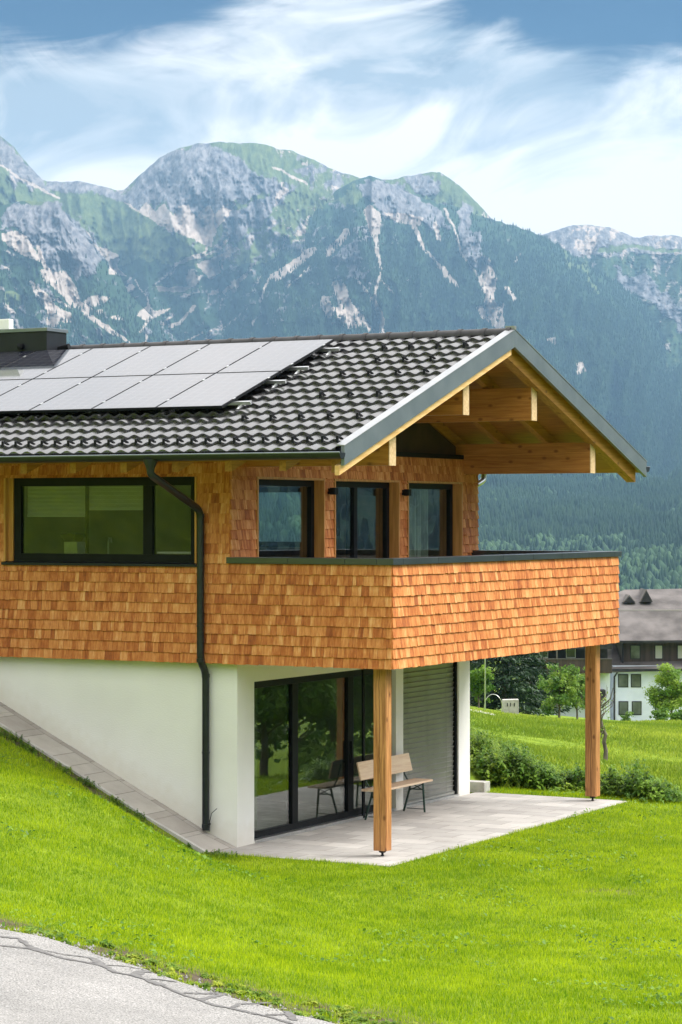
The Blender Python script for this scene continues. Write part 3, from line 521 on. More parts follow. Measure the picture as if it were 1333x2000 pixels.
SCREEP = [A1([(0,790),(130,770),(210,810),(240,880),(300,960),(330,1010),(220,970),(120,910),(0,840)]), A1([(310,960),(380,1060),(480,1070),(550,1160),(600,1280),(700,1350),(640,1390),(540,1320),(420,1210),(330,1140),(290,1060),(330,1050)]),
 A1([(215,1150),(300,1220),(400,1300),(420,1330),(530,1370),(520,1450),(440,1430),(470,1480),(360,1480),(350,1390),(290,1290)]), A1([(730,880),(880,930),(890,970),(870,1020),(950,1100),(810,1080),(800,1010),(760,940)]),
 A1([(620,1290),(720,1240),(820,1260),(780,1310),(690,1330)]), A1([(820,1410),(880,1395),(940,1430),(830,1430)]), A1([(700,1370),(760,1360),(765,1390),(720,1395)]), A1([(1020,1390),(1100,1290),(1150,1360),(1300,1320),(1190,1390),(1100,1450),(1060,1530),(1040,1520),(1090,1430)]),
 [(240,392),(256,398),(270,412),(288,396),(304,416),(322,400),(338,424),(352,402),(368,398),(382,428),(396,404),(410,400),(420,422),(438,398),(462,396),(448,425),(425,445),(415,480),(385,470),(350,455),(310,440),(270,415)], A3([(370,300),(410,270),(480,330),(470,450),(430,520),(400,440)]),
 A3([(160,760),(220,740),(260,800),(290,900),(370,990),(450,1090),(430,1110),(360,1060),(280,1080),(210,1030),(200,980),(130,1000),(85,910),(100,860),(150,870),(160,940),(210,940),(190,850)]),
 A3([(1140,620),(1180,610),(1240,740),(1200,850),(1190,900),(1240,990),(1290,1080),(1220,1090),(1150,980),(1140,900),(1160,860),(1120,740)]), A3([(1090,940),(1130,930),(1180,1040),(1130,1010)]), A3([(850,670),(900,665),(980,760),(990,815),(900,740)]),
 A2([(280,850),(540,740),(560,760),(420,840),(440,900),(370,950),(340,920)]), A2([(780,470),(800,400),(850,340),(890,360),(820,430)]), A4([(400,830),(480,820),(470,880)]), A4([(610,1010),(640,1000),(690,1060),(620,1085)]), A3([(500,310),(650,330),(760,350),(740,400),(620,390),(540,360)]), A2([(20,1000),(260,990),(200,1030),(40,1030)])]
SLINES = [(A1([(290,890),(320,980),(350,1060)]), 8), (A1([(640,1390),(800,1490),(900,1560),(1010,1630)]), [12, 8, 7, 5]), (A1([(640,770),(700,870),(760,940)]), 4), (A1([(220,1140),(380,1270),(540,1330)]), 5), (A1([(1090,1540),(1095,1600)]), 5), (A1([(1010,1130),(1050,1200),(1110,1290)]), 2.5),
 (A1([(0,270),(150,370),(300,450),(440,520)]), [3, 5, 6, 4]), (A2([(380,530),(385,650),(340,760),(150,855)]), [10, 6, 4, 4]), (A2([(500,680),(420,760),(300,800),(150,860)]), [4, 5, 5, 3]), (A2([(580,1185),(440,1280)]), 3.5), (A2([(320,1290),(200,1370)]), 3.5), (A2([(270,1130),(170,1240),(110,1260)]), 6), (A2([(770,930),(690,1090)]), 6), (A2([(1020,870),(880,1000)]), 4), (A2([(600,920),(460,1040)]), 8), (A2([(1040,770),(800,940)]), [14, 18]), (A2([(1260,640),(1140,780)]), 14),
 (A3([(410,300),(430,450),(450,560),(485,700),(440,830),(440,900),(490,1010),(495,1110)]), [14, 12, 8, 5, 7, 10, 14, 10]), (A3([(320,740),(400,860),(460,960)]), 5), (A3([(900,300),(960,420),(1000,560),(1080,700),(1150,800)]), 5), (A3([(1240,990),(1280,910)]), 7), (A3([(700,400),(760,540)]), 9), (A3([(770,560),(870,660)]), 6), (A3([(830,380),(870,500)]), 8), (A3([(480,760),(560,830)]), 4), (A4([(240,265),(180,330)]), 3), (A4([(140,500),(190,570)]), 9), (A2([(780,220),(1000,330)]), 4), (A4([(0,300),(60,440),(30,560),(110,740)]), 12)]
MEADP = [[(-300,250),(0,345),(60,372),(100,380),(150,385),(200,385),(260,412),(320,450),(370,490),(392,520),(345,517),(260,505),(200,470),(160,430),(130,400),(60,400),(0,380),(-300,380)], A2([(350,70),(480,55),(700,90),(860,150),(1000,330),(880,320),(700,230),(560,170)]), A2([(0,590),(130,650),(290,750),(160,850),(0,840)]), A2([(500,450),(560,400),(760,370),(620,470)]),
 A3([(560,110),(740,90),(860,60),(960,140),(1190,330),(1060,310),(900,260),(780,190),(640,150)]), A2([(0,1000),(250,985),(300,1000),(200,1040),(20,1040)]), A4([(500,230),(640,330),(700,430),(800,520),(760,520),(640,420)]), [(-100,560),(60,585),(40,600),(-100,600)], A2([(780,500),(1000,350),(1140,340),(1000,480),(860,520)]), A3([(60,300),(330,130),(370,190),(260,300),(180,240)])]
def cover(px, py, default):
    wx = (fbm(px*.035, py*.03, 5, .62)-.5)*44; wy = (fbm(px*.03+40, py*.035+7, 5, .62)-.5)*40; qx, qy = px+wx, py+wy; lx, ly = px+wx*.3, py+wy*.3
    sc_ = np.zeros(px.shape); rk = np.zeros(px.shape); gr = np.zeros(px.shape); default(qx, qy, sc_, rk, gr)
    mott = sstep(fbm(px*.09, py*.07, 5, .65), .46, .60)
    for p in MEADP: i = inpoly(qx, qy, p); gr[i] = .85; rk[i] = (rk*.15+mott*.16)[i]; sc_[i] *= .3
    for p in ROCKP: i = inpoly(qx, qy, p); rk[i] = .9; sc_[i] *= .3; gr[i] = .25
    for p in SCREEP: i = inpoly(lx, ly, p); sc_[i] = .95
    for p, w_ in SLINES: i = online(lx, ly, p, w_); sc_[i] = .9
    return sc_, rk, gr
def speck(qx, qy, k=.06, th=.6, sl=.6):   # small bare patches, streaked down the slope
    return sstep(fbm((qx+qy*sl)*k, qy*k*.55, 5, .6), th, th+.14)
def mountain(name, ridge, Dr, Db, default, pxr=(-420, 1750), step=2.2, bottom=1015, relief=1., rseed=0., trees=None):
    px = np.r_[np.arange(pxr[0]-1300, pxr[0], 14.) if pxr[0] < 0 else [], np.arange(pxr[0], pxr[1], step), np.arange(pxr[1], pxr[1]+1200, 14.)]; rx, ry = np.array(ridge, float).T; ry = np.interp(px, rx, ry)+(fbm(px*.05+rseed, px*0+rseed, 5)-.5)*9
    nr = 300; t = np.linspace(0, 1, nr); PX = np.repeat(px[:, None], nr, 1); PY = ry[:, None]+(bottom-ry[:, None])*t[None]
    sc_, rk, gr = cover(PX, PY, default)
    D = Dr+(Db-Dr)*(t[None]**.85)+0*PX
    # spurs and gullies: ridged noise stretched down the fall line, finer breaks on rock
    u_ = PX+.35*(PY-500)*np.sign(PX-725)*.5
    r1 = fbm(u_*.010+rseed, PY*.004+rseed, 4, .5, True); r2 = fbm(u_*.05, PY*.025+3, 4, .55, True); r3 = fbm(u_*.16, PY*.12+3, 3, .6, True)
    amp = np.minimum(1, t[None]*6+.15)
    D = D-relief*amp*((r1-.5)*700+(r2-.5)*(150+120*rk)+(r3-.5)*(25+55*rk))
    k = D/FPX; A = CAM[:2, None, None]+DV[:2, None, None]*D+RV[:2, None, None]*((PX-666.5)*k); Zm = CAM[2]-(PY-HOR)*k
    # back of the ridge and foot under the valley floor
    def row(i, dd, dz): return np.stack([A[0][:, i]+DV[0]*dd, A[1][:, i]+DV[1]*dd, Zm[:, i]+dz], -1)
    Vm = np.concatenate([row(0, 1500, -600)[:, None], row(0, 700, -260)[:, None], row(0, 160, -45)[:, None], np.stack([A[0], A[1], Zm], -1), row(-1, -350, -160)[:, None]], 1)
    ex_ = lambda a: np.concatenate([a[:, :1]]*3+[a, a[:, -1:]], 1)
    n0, n1 = Vm.shape[:2]; idx = np.arange(n0*n1).reshape(n0, n1); Fq = np.stack([idx[:-1, :-1], idx[:-1, 1:], idx[1:, 1:], idx[1:, :-1]], -1).reshape(-1, 4)
    o = np_mesh(name, Vm.reshape(-1, 3), Fq, MT['mountain'], smooth=True, attrs={'cover': np.stack([ex_(sc_), ex_(rk), ex_(gr), ex_(sc_)*0+1], -1).reshape(-1, 4)})
    tag(o, kind='structure')
    if trees: plant(trees, px, t, ry, bottom, A, Zm, sc_, rk, gr)
    return o
FAR = []
def plant(cfg, px, t, ry, bottom, A, Zm, sc_, rk, gr):
    n, h0, h1, top = cfg; i = rng.uniform(0, len(px)-1.01, n); j = rng.uniform(0, len(t)-1.01, n); ii = i.astype(int); jj = j.astype(int); fi = i-ii; fj = j-jj
    def bl(a): return a[ii, jj]*(1-fi)*(1-fj)+a[ii+1, jj]*fi*(1-fj)+a[ii, jj+1]*(1-fi)*fj+a[ii+1, jj+1]*fi*fj
    x, y, z = bl(A[0]), bl(A[1]), bl(Zm); pyy = ry[ii]+(bottom-ry[ii])*t[jj]; p = 1-np.maximum.reduce([bl(sc_), bl(rk), bl(gr)*.7])
    keep = (rng.random(n) < p*sstep(pyy+60*(rng.random(n)-.5), top, top+130)) & (pyy < 1010)
    x, y, z = x[keep], y[keep], z[keep]; FAR.append((x, y, z, rng.uniform(h0, h1, len(x)), np.zeros(len(x))))
def dF(qx, qy, sc_, rk, gr):
    below = qy > 512; s = speck(qx, qy, .07, .52); rk[:] = np.where(below, s*.7, .25+.6*s); gr[:] = np.where(below, .12, .62); sc_[:] = np.where(below, sstep(s, .9, 1)*.6, s*.45)
    hi = (qx > 540); sc_[hi] = (speck(qx, qy, .12, .55)*.8)[hi]
def dM(qx, qy, sc_, rk, gr):
    flank = np.clip(1.1-np.abs(qy-560)/200, 0, 1)*np.clip(1.3-np.abs(qx-560)/330, .25, 1); s = speck(qx, qy, .085, .57, 1.1)
    rk[:] = s*.85*np.clip(flank*1.1, .05, 1)*(qy < 640)+.3*s*(qy < 480); gr[:] = np.where(qy < 480, .16, .08); sc_[:] = sstep(speck(qx, qy, .11, .66, 1.0), .5, 1)*.5*flank
    near = sstep(qy, 600, 700); rk[:] *= 1-near; sc_[:] *= 1-near
def dL(qx, qy, sc_, rk, gr):
    s = speck(qx, qy, .07, .56, -.6); rk[:] = s*.8; gr[:] = .12; sc_[:] = sstep(s, .7, 1)*.55*np.clip((200-qx)/200, 0, 1)
def dR(qx, qy, sc_, rk, gr):
    s = speck(qx, qy, .08, .45, .3); up = qy < 500; rk[:] = np.where(up, .8, .5*s); sc_[:] = np.where(up, .1+.45*s, .45*s); gr[:] = .4; g = (np.abs(qy-486) < 5) & (qx > 1170); gr[g] = .95; rk[g] = .1; sc_[g] = 0
mountain('mountain', [(-1800,900),(-420,700),(900,520),(1000,475),(1065,457),(1120,440),(1180,441),(1215,452),(1240,465),(1270,460),(1333,462),(1500,440),(1750,500),(2200,420),(3000,560)], 9300, 7600, dR, (880, 1750), bottom=760, rseed=3.3, relief=.8)
mountain('mountain', [(-1800,420),(-1300,300),(-900,330),(-420,190),(-200,200),(-60,225),(0,265),(30,290),(60,325),(85,352),(100,356),(150,352),(190,360),(225,371),(242,370),(270,345),(310,310),(350,290),(400,279),(450,277),(520,283),(580,299),(640,325),(690,344),(720,350),(770,350),(820,338),(860,337),(900,365),(955,420),(1000,470),(1100,600),(1300,760),(1750,900),(3000,980)], 9000, 6600, dF, (-420, 1200), bottom=1000, rseed=1.7, trees=(26000, 9, 15, 520))
mountain('mountain', [(-1800,960),(-420,900),(250,760),(330,640),(400,562),(430,542),(450,520),(480,490),(520,458),(560,428),(600,402),(640,380),(690,352),(725,342),(760,358),(800,378),(850,395),(900,405),(960,428),(1020,448),(1065,462),(1120,500),(1200,548),(1260,590),(1333,645),(1500,720),(1750,700),(2100,560),(2500,500),(3000,640)], 8600, 5400, dM, (60, 1750), relief=1.5, rseed=.4, trees=(110000, 10, 18, 385))
mountain('mountain', [(-1800,560),(-1200,420),(-800,470),(-420,360),(-200,390),(0,402),(50,392),(115,393),(135,430),(170,468),(200,510),(235,540),(250,572),(330,650),(450,740),(620,860),(800,960),(3000,990)], 7400, 5600, dL, (-420, 700), rseed=6.1, trees=(26000, 10, 17, 450))

# the nearer forested hill, and the hills round the rest of the valley
def hillz(a, D):   # a = direction from the camera axis in radians, D distance
    top = 2550+0*a; base = -108; up = np.interp(D, [2000, 2400, 3200, 4200, 5000, 6500], [base, -90, -34, 30, 84, 20])
    n = (fbm(a*26+4, D*.0016, 4)-.5)*70*sstep(D, 2300, 3400)
    wide = sstep(np.abs(a-.05), .18, .5); return up+n+wide*np.interp(D, [2000, 3000, 5000, 7000], [0, 160, 620, 900])*(.7+.6*fbm(a*6, D*.0008, 4))
aa = np.concatenate([np.linspace(-2.6, -.2, 90), np.linspace(-.195, .3, 300), np.linspace(.305, 2.6, 90)]); DD = np.linspace(1900, 7000, 150); Aa, Dg = np.meshgrid(aa, DD, indexing='ij')
cut = (np.abs(Aa-.05) < .4); Dg2 = np.where(cut, 1900+(Dg-1900)*.72, Dg)
Hz = hillz(Aa, Dg2); dirx = DV[0]*np.cos(Aa)+RV[0]*np.sin(Aa); diry = DV[1]*np.cos(Aa)+RV[1]*np.sin(Aa)
Vh = np.stack([CAM[0]+dirx*Dg2, CAM[1]+diry*Dg2, Hz], -1)
n0, n1 = Hz.shape; idx = np.arange(n0*n1).reshape(n0, n1); Fq = np.stack([idx[:-1, :-1], idx[1:, :-1], idx[1:, 1:], idx[:-1, 1:]], -1).reshape(-1, 4)
cl = np.zeros(Hz.shape)
def clear(px, py):   # a few clearings and forest roads
    r = inpoly(px, py, [(985,1030),(1010,1018),(1050,1010),(1058,1018),(1030,1030),(1000,1036)]) | inpoly(px, py, [(1060,975),(1088,972),(1088,979),(1064,980)]) | inpoly(px, py, [(1255,930),(1290,925),(1330,942),(1320,950),(1270,945)]) | inpoly(px, py, [(1140,975),(1180,978),(1170,985)]) | inpoly(px, py, [(1235,1137),(1262,1135),(1262,1141)]); return r
PXh = 666.5+np.tan(Aa)*FPX; PYh = HOR-(Hz-CAM[2])/(Dg2*np.cos(Aa))*FPX; PYw = PYh+(fbm(PXh*.1, PYh*.1, 3)-.5)*8; ccl = clear(PXh, PYw) & (np.abs(Aa) < .3)
tag(np_mesh('hills', Vh.reshape(-1, 3), Fq, MT['mountain'], smooth=True, attrs={'cover': np.stack([ccl*.6, ccl*0., ccl*.8, ccl*0.+1], -1).reshape(-1, 4)}), kind='structure')
def add_forest(n, a0, a1, d0, d1, h0, h1, dec):
    a = rng.uniform(a0, a1, n); D = np.sqrt(rng.uniform(d0**2, d1**2, n)); z = hillz(a, D); px = 666.5+np.tan(a)*FPX; py = HOR-(z+8-CAM[2])/(D*np.cos(a))*FPX
    k = ~((np.abs(a) < .3) & clear(px, py+(fbm(px*.1, py*.1, 3)-.5)*8)); a, D, z = a[k], D[k], z[k]
    x = CAM[0]+(DV[0]*np.cos(a)+RV[0]*np.sin(a))*D; y = CAM[1]+(DV[1]*np.cos(a)+RV[1]*np.sin(a))*D; s = fbm(x*.006, y*.006, 3)
    kind = (rng.random(len(x)) < dec*sstep(s+.3*(D < 2900), .5, .7)).astype(float); FAR.append((x, y, z-1, rng.uniform(h0, h1, len(x))*(.75+.25*(1-kind)), kind))
add_forest(34000, -.02, .19, 1950, 5050, 17, 30, .75)
add_forest(26000, -.45, -.02, 1950, 5050, 20, 34, .5)
add_forest(14000, .19, 1.9, 2000, 4200, 20, 32, .3)
# all far trees as one wood: spires (6-sided, two skirts) and round crowns
def build_forest():
    x, y, z, h, kd = [np.concatenate([f[i] for f in FAR]) for i in range(5)]
    ang = np.arange(6)*math.pi/3; VV = []; FF = []; TT = []; base = 0
    for kk in (0, 1):
        s = kd == kk; xs, ys, zs, hs = x[s], y[s], z[s], h[s]; n = len(xs); ph = rng.uniform(0, 6, n)
        if kk == 0: rings = [(0., .17), (.42, .10), (.44, .135), (1., .0)]
        else: rings = [(.05, .16), (.35, .36), (.7, .32), (1., .04)]
        lay = []
        for zr, rr in rings:
            c = np.cos(ang[None]+ph[:, None]); s_ = np.sin(ang[None]+ph[:, None]); w_ = rr*hs[:, None]*(.75+.5*rng.random((n, 6)))
            lay.append(np.stack([xs[:, None]+c*w_, ys[:, None]+s_*w_, zs[:, None]+zr*hs[:, None]+0*c], -1))
        Vv = np.stack(lay, 1).reshape(-1, 3); m = len(rings); b = (np.arange(n)*m*6)[:, None, None]; f = []
        for r_ in range(m-1):
            for k in range(6): f.append([r_*6+k, r_*6+(k+1) % 6, (r_+1)*6+(k+1) % 6, (r_+1)*6+k])
        Ff = (b+np.array(f)[None]).reshape(-1, 4); VV.append(Vv); FF.append(Ff+base); base += len(Vv)
        TT.append(np.repeat(rng.uniform(-.05, .2, n)+kk*.3, m*6))
    tag(np_mesh('forest', np.concatenate(VV), np.concatenate(FF), MT['farspruce'], attrs={'tone': np.concatenate(TT)}), 'dark green spruce forest covering the hill and mountain slopes', 'forest', kind='stuff')
build_forest()

# ------------------------------------------------------------------ air
hz = MB(); _q = [CAM[:2]+DV[:2]*a+RV[:2]*b for a, b in ((-10300, -10300), (-10300, 10300), (11300, 10300), (11300, -10300))]
hz.hexa([(q[0], q[1], -600) for q in _q], [(q[0], q[1], 1600) for q in _q])
hm = bpy.data.materials.new('haze'); hm.use_nodes = True; nt = hm.node_tree; nt.nodes.clear(); vo = _n(nt, 'ShaderNodeVolumePrincipled'); ou = _n(nt, 'ShaderNodeOutputMaterial'); nt.links.new(vo.outputs[0], ou.inputs[1])
vo.inputs['Color'].default_value = (.38, .68, 1., 1); vo.inputs['Density'].default_value = 5.6e-5; vo.inputs['Anisotropy'].default_value = .2
tag(hz.build('haze', hm), 'pale blue haze in the valley air', 'haze', kind='stuff')
# ------------------------------------------------------------------ the chalet
H = empty('chalet', (0, 0, -2.45), label='modern chalet with larch shingle cladding, white lower storey and dark tiled roof', cat='house')
W_ = 7.68; XB = 2.414; XR = 2.38; ZR = 4.59; TP = .3484; YM = 3.84; EV = 1.24; XL = -9.6
rz = lambda y: ZR-TP*abs(y-YM)                # roof tile plane
def part(mb, name, mat, parent=H, label=None, **k):
    o = mb.build(name, MT[mat] if isinstance(mat, str) else mat, parent, **k)
    if label: o['label'] = label
    return o
def wallgrid(mb, axis, p0, p1, u0, u1, z0, z1, holes):
    """solid wall between planes p0..p1 with rectangular openings (ua,ub,za,zb)"""
    us = sorted({u0, u1, *[h[0] for h in holes], *[h[1] for h in holes]}); us = [u for u in us if u0 <= u <= u1]
    for a, b in zip(us[:-1], us[1:]):
        zz = [(z0, z1)]
        for h in holes:
            if h[0] <= a and h[1] >= b: zz = [q for s, e in zz for q in ((s, min(e, h[2])), (max(s, h[3]), e)) if q[1]-q[0] > 1e-6]
        for s, e in zz:
            if axis == 'Y': mb.box(a, b, p0, p1, s, e)
            else: mb.box(p0, p1, a, b, s, e)
    return mb
WINL = (-3.68, -.54, 1.32, 2.495)                                     # kitchen window, long side
WG = [(.665, 2.56, .42, 2.50), (2.85, 4.885, .42, 2.50), (5.16, 7.07, .42, 2.50)]   # gable openings
FARW = (-4.6, -2.6, 1.45, 2.45)
ZT0 = .0; ZTOP = 2.78
# upper wall cores (stand 3 cm behind the shingles)
m = MB(); wallgrid(m, 'Y', .03, .36, XL, -.03, .05, ZTOP, [WINL]); wallgrid(m, 'X', -.36, -.03, .36, W_-.36, .05, 2.78, WG); wallgrid(m, 'Y', W_-.36, W_-.03, XL, -.03, .05, ZTOP, [FARW]); m.box(XL, XL+.3, .36, W_-.36, .05, ZTOP)
part(m, 'wall', 'room', label='timber wall behind the shingles')
# gable triangle: boards, darkness under the rafters put into their brown
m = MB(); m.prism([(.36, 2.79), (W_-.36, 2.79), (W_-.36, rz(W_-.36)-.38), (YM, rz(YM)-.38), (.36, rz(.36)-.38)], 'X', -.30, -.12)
part(m, 'gable_panel', PM('shade_dark_gable_boards', (.035, .018, .008), (.06, .032, .014), 3, .7)); part(MB().box(-.11, .02, .55, W_-.36, 2.862, 2.93), 'gable_flashing', 'frame')
# shingles
def shingles(mb, axis, plane, sgn, u0, u1, z0, z1, holes, exp_=.1335):
    z = z0; row = 0
    while z < z1-.02:
        zt = min(z+exp_, z1); segs = [(u0, u1, z, zt)]
        for h in holes:
            ns = []
            for a, b, s, e in segs:
                if h[1] <= a or h[0] >= b or h[3] <= s+.012 or h[2] >= e-.012: ns.append((a, b, s, e)); continue
                if a < h[0]: ns.append((a, h[0], s, e))
                if b > h[1]: ns.append((h[1], b, s, e))
                if s < h[2]-.012: ns.append((max(a, h[0]), min(b, h[1]), s, h[2]))
                if e > h[3]+.012: ns.append((max(a, h[0]), min(b, h[1]), h[3], e))
            segs = ns
        for a, b, s, e in segs:
            u = a
            while u < b-.004:
                wd = random.choice((random.uniform(.045, .075), random.uniform(.065, .105), random.uniform(.09, .15)))
                un = u+wd
                if b-un < .045: un = b
                un = min(un, b); g = .0016; zb = s+random.uniform(-.005, .004) if s == z else s; ztop = e+(.006 if e == zt and zt < z1 else 0)
                t0 = .024+random.uniform(-.003, .004); t1 = .005; sk = random.uniform(-.002, .002); mb.t = (random.random()**1.3 if random.random() > .06 else -.25, random.random())
                def P(uu, zz, d): q = plane+sgn*d; return (uu, q, zz) if axis == 'Y' else (q, uu, zz)
                A = [P(u+g, zb+sk, -.012), P(un-g, zb-sk, -.012), P(un-g, zb-sk, t0), P(u+g, zb+sk, t0)]
                B = [P(u+g, ztop, -.012), P(un-g, ztop, -.012), P(un-g, ztop, t1), P(u+g, ztop, t1)]
                mb.hexa(A, B); u = un
        z += exp_; row += 1
def fixn(o):
    import bmesh
    bm = bmesh.new(); bm.from_mesh(o.data); bmesh.ops.recalc_face_normals(bm, faces=bm.faces); bm.to_mesh(o.data); bm.free(); return o
ZC = 1.335
m = MB(); shingles(m, 'Y', -.0, -1, -6.4, XB+.0, 0, ZC-.002, [WINL]); fixn(part(m, 'shingle_cladding', 'shingle', flat_attr=True, label='shingles of the long side below the window'))
m = MB(); shingles(m, 'Y', -.0, -1, -6.4, .0, ZC, 2.74, [WINL]); fixn(part(m, 'shingle_cladding', 'shingle', flat_attr=True, label='shingles of the long side around the window'))
m = MB(); shingles(m, 'X', .0, 1, .0, W_, .45, 2.50, WG); shingles(m, 'X', .0, 1, .0, W_, 2.50, 2.86, [], .12); fixn(part(m, 'shingle_cladding', 'shingle', flat_attr=True, label='shingles round the three gable windows'))
m = MB().box(-.029, -.013, .0, W_, .3, 2.84).box(XL, -.013, .013, .029, .05, 2.75)
# balcony
B = H
m = MB(); shingles(m, 'X', XB, 1, -.0, W_, 0, ZC-.002, []); fixn(part(m, 'shingle_cladding', 'shingle', flat_attr=True, label='sunlit shingles of the balcony front'))
m = MB(); shingles(m, 'Y', W_, 1, .0, XB, 0, ZC-.002, []); fixn(part(m, 'shingle_cladding', 'shingle', flat_attr=True, label='shingles of the far balcony side'))
m = MB().box(.0, XB-.013, .013, .20, .30, 1.335).box(XB-.2, XB-.013, .20, W_-.2, .30, 1.335).box(.0, XB-.013, W_-.2, W_-.013, .30, 1.335).box(-.03, XB-.013, .013, W_-.013, .035, .298)
part(m, 'balcony_parapet', 'soffit')
m = MB().box(.01, XB-.202, .202, .214, .31, 1.33).box(XB-.214, XB-.202, .216, W_-.216, .31, 1.33).box(.01, XB-.202, W_-.214, W_-.202, .31, 1.33)
part(m, 'balcony_lining', PM('balcony_lining', (.42, .38, .36), (.5, .46, .43), 3, .7))
part(MB().box(.0, XB-.22, .22, W_-.22, .30, .33), 'balcony_floor', 'concrete')
# coping: folded metal in sections
m = MB(); zc0, zc1 = 1.337, 1.420
def cop(x0, x1, y0, y1): m.box(x0, x1, y0, y1, zc0, zc1)
xs = [-.04, .9, 1.75, XB-.20]
for a, b in zip(xs[:-1], xs[1:]): cop(a+.002, b-.002, -.045, .235); cop(a+.002+(.04 if a < 0 else 0), b-.002, W_-.235, W_+.045)
cop(XB-.198, XB+.045, -.045, .235); cop(XB-.198, XB+.045, W_-.235, W_+.045)
ys = np.linspace(.237, W_-.237, 8)
for a, b in zip(ys[:-1], ys[1:]): cop(XB-.235, XB+.045, a+.0015, b-.0015)
part(m, 'coping', PM('coping_metal', (.018, .022, .028), (.026, .032, .04), 4, .30, spec=.9), bevel=.004)

# kitchen window -------------------------------------------------
def window(label, axis, plane, u0, u1, z0, z1, muls, fr=.075, depth=.09, inset=.10, sgn=-1, gl='glass'):
    """frame ring with mullions (u centres) and panes; plane = outer face, sgn = outward direction"""
    def bx(mb, a, b, s, e, d0, d1):
        p, q = sorted((plane-sgn*d0, plane-sgn*d1))
        return mb.box(a, b, p, q, s, e) if axis == 'Y' else mb.box(p, q, a, b, s, e)
    f = MB(); d0, d1 = inset, inset+depth
    bx(f, u0, u0+fr, z0, z1, d0, d1); bx(f, u1-fr, u1, z0, z1, d0, d1); bx(f, u0+fr, u1-fr, z0, z0+fr, d0, d1); bx(f, u0+fr, u1-fr, z1-fr, z1, d0, d1)
    for mu, mw in muls: bx(f, mu-mw/2, mu+mw/2, z0+fr, z1-fr, d0+.003, d1)
    o = part(f, 'window_frame', 'frame', label=label, bevel=.003)
    edges = [u0+fr]+[v for mu, mw in muls for v in (mu-mw/2, mu+mw/2)]+[u1-fr]
    for a, b in zip(edges[::2], edges[1::2]):
        g = MB(); bx(g, a-.005, b+.005, z0+fr-.005, z1-fr+.005, d0+.035, d0+.041); g.build('pane', MT[gl], o).location = (0, 0, 0)
    return o
wf = window('black frame of the wide kitchen window', 'Y', 0, WINL[0]+.115, WINL[1], WINL[2]+.01, WINL[3], [(-1.345, .15)], fr=.115, inset=.06, gl='glass3')
MB_s = MB().hexa([(WINL[0]-.03, -.045, 1.285), (WINL[1]+.03, -.045, 1.285), (WINL[1]+.03, .07, 1.29), (WINL[0]-.03, .07, 1.29)], [(WINL[0]-.03, -.045, 1.318), (WINL[1]+.03, -.045, 1.318), (WINL[1]+.03, .07, 1.335), (WINL[0]-.03, .07, 1.335)])
part(MB_s, 'window_sill', 'dark_metal')
for q in ((WINL[0], WINL[0]+.03, -.028, .17, 1.336, 2.495), (WINL[1]-.0, WINL[1]+.028, -.028, .17, 1.336, 2.495), (WINL[0]+.03, WINL[0]+.113, .04, .17, 1.336, 2.495)): part(MB().box(*q), 'window_lining', 'lining')
def pleated(x0, x1, z0, z1, y):
    m = MB(); n = int((z1-z0)/.028)
    for i in range(n):
        a = z1-i*.028; m.hexa([(x0, y+.012*(i % 2), a-.0265), (x1, y+.012*(i % 2), a-.0265), (x1, y+.003+.012*(i % 2), a-.0265), (x0, y+.003+.012*(i % 2), a-.0265)], [(x0, y+.012*((i+1) % 2), a), (x1, y+.012*((i+1) % 2), a), (x1, y+.003+.012*((i+1) % 2), a), (x0, y+.003+.012*((i+1) % 2), a)])
    m.box(x0, x1, y-.006, y+.02, z0-.015, z0+.006); part(m, 'window_blind', 'lightblind')
pleated(-3.43, -2.41, 1.97, 2.40, .19); pleated(-2.39, -1.44, 2.06, 2.40, .19)
part(MB().box(-2.408, -2.392, .125, .19, 1.45, 2.39), 'window_bar', 'frame'); part(MB().box(-1.26, -.58, .165, .40, 1.455, 1.482), 'window_board', 'white')
# kitchen behind the window: counter, coffee machine, tap
K = empty('kitchen_counter', (-2.4, .7, .32), label='pale kitchen worktop just inside the wide window', cat='counter')
MB().box(-4.6, -.6, .40, .98, 1.36, 1.40).build('worktop', MT['white'], K); MB().box(-4.6, -.6, .44, .96, .33, 1.358).build('cabinet', MT['inner'], K)
Cm = empty('coffee_machine', (-2.95, .6, 1.40), label='small black and silver coffee machine behind the kitchen window', cat='coffee machine')
MB().box(-3.06, -2.84, .55, .75, 1.402, 1.60).build('body', MT['alu'], Cm); MB().hexa([(-3.03, .5, 1.61), (-2.87, .5, 1.61), (-2.87, .72, 1.61), (-3.03, .72, 1.61)], [(-3.08, .48, 1.72), (-2.82, .48, 1.72), (-2.82, .76, 1.72), (-3.08, .76, 1.72)]).build('hopper', MT['frame'], Cm)
MB().box(-3.04, -2.86, .46, .55, 1.402, 1.43).build('drip_tray', MT['frame'], Cm); 
MB().tube([(-2.36, .62, 1.40), (-2.36, .62, 1.60), (-2.34, .60, 1.66), (-2.28, .57, 1.66), (-2.26, .56, 1.60)], .012, 8).build('kitchen_tap', MT['alu'], None, smooth=True)
tag(bpy.data.objects['kitchen_tap'], 'slim curved kitchen tap behind the window, right of the coffee machine', 'tap')

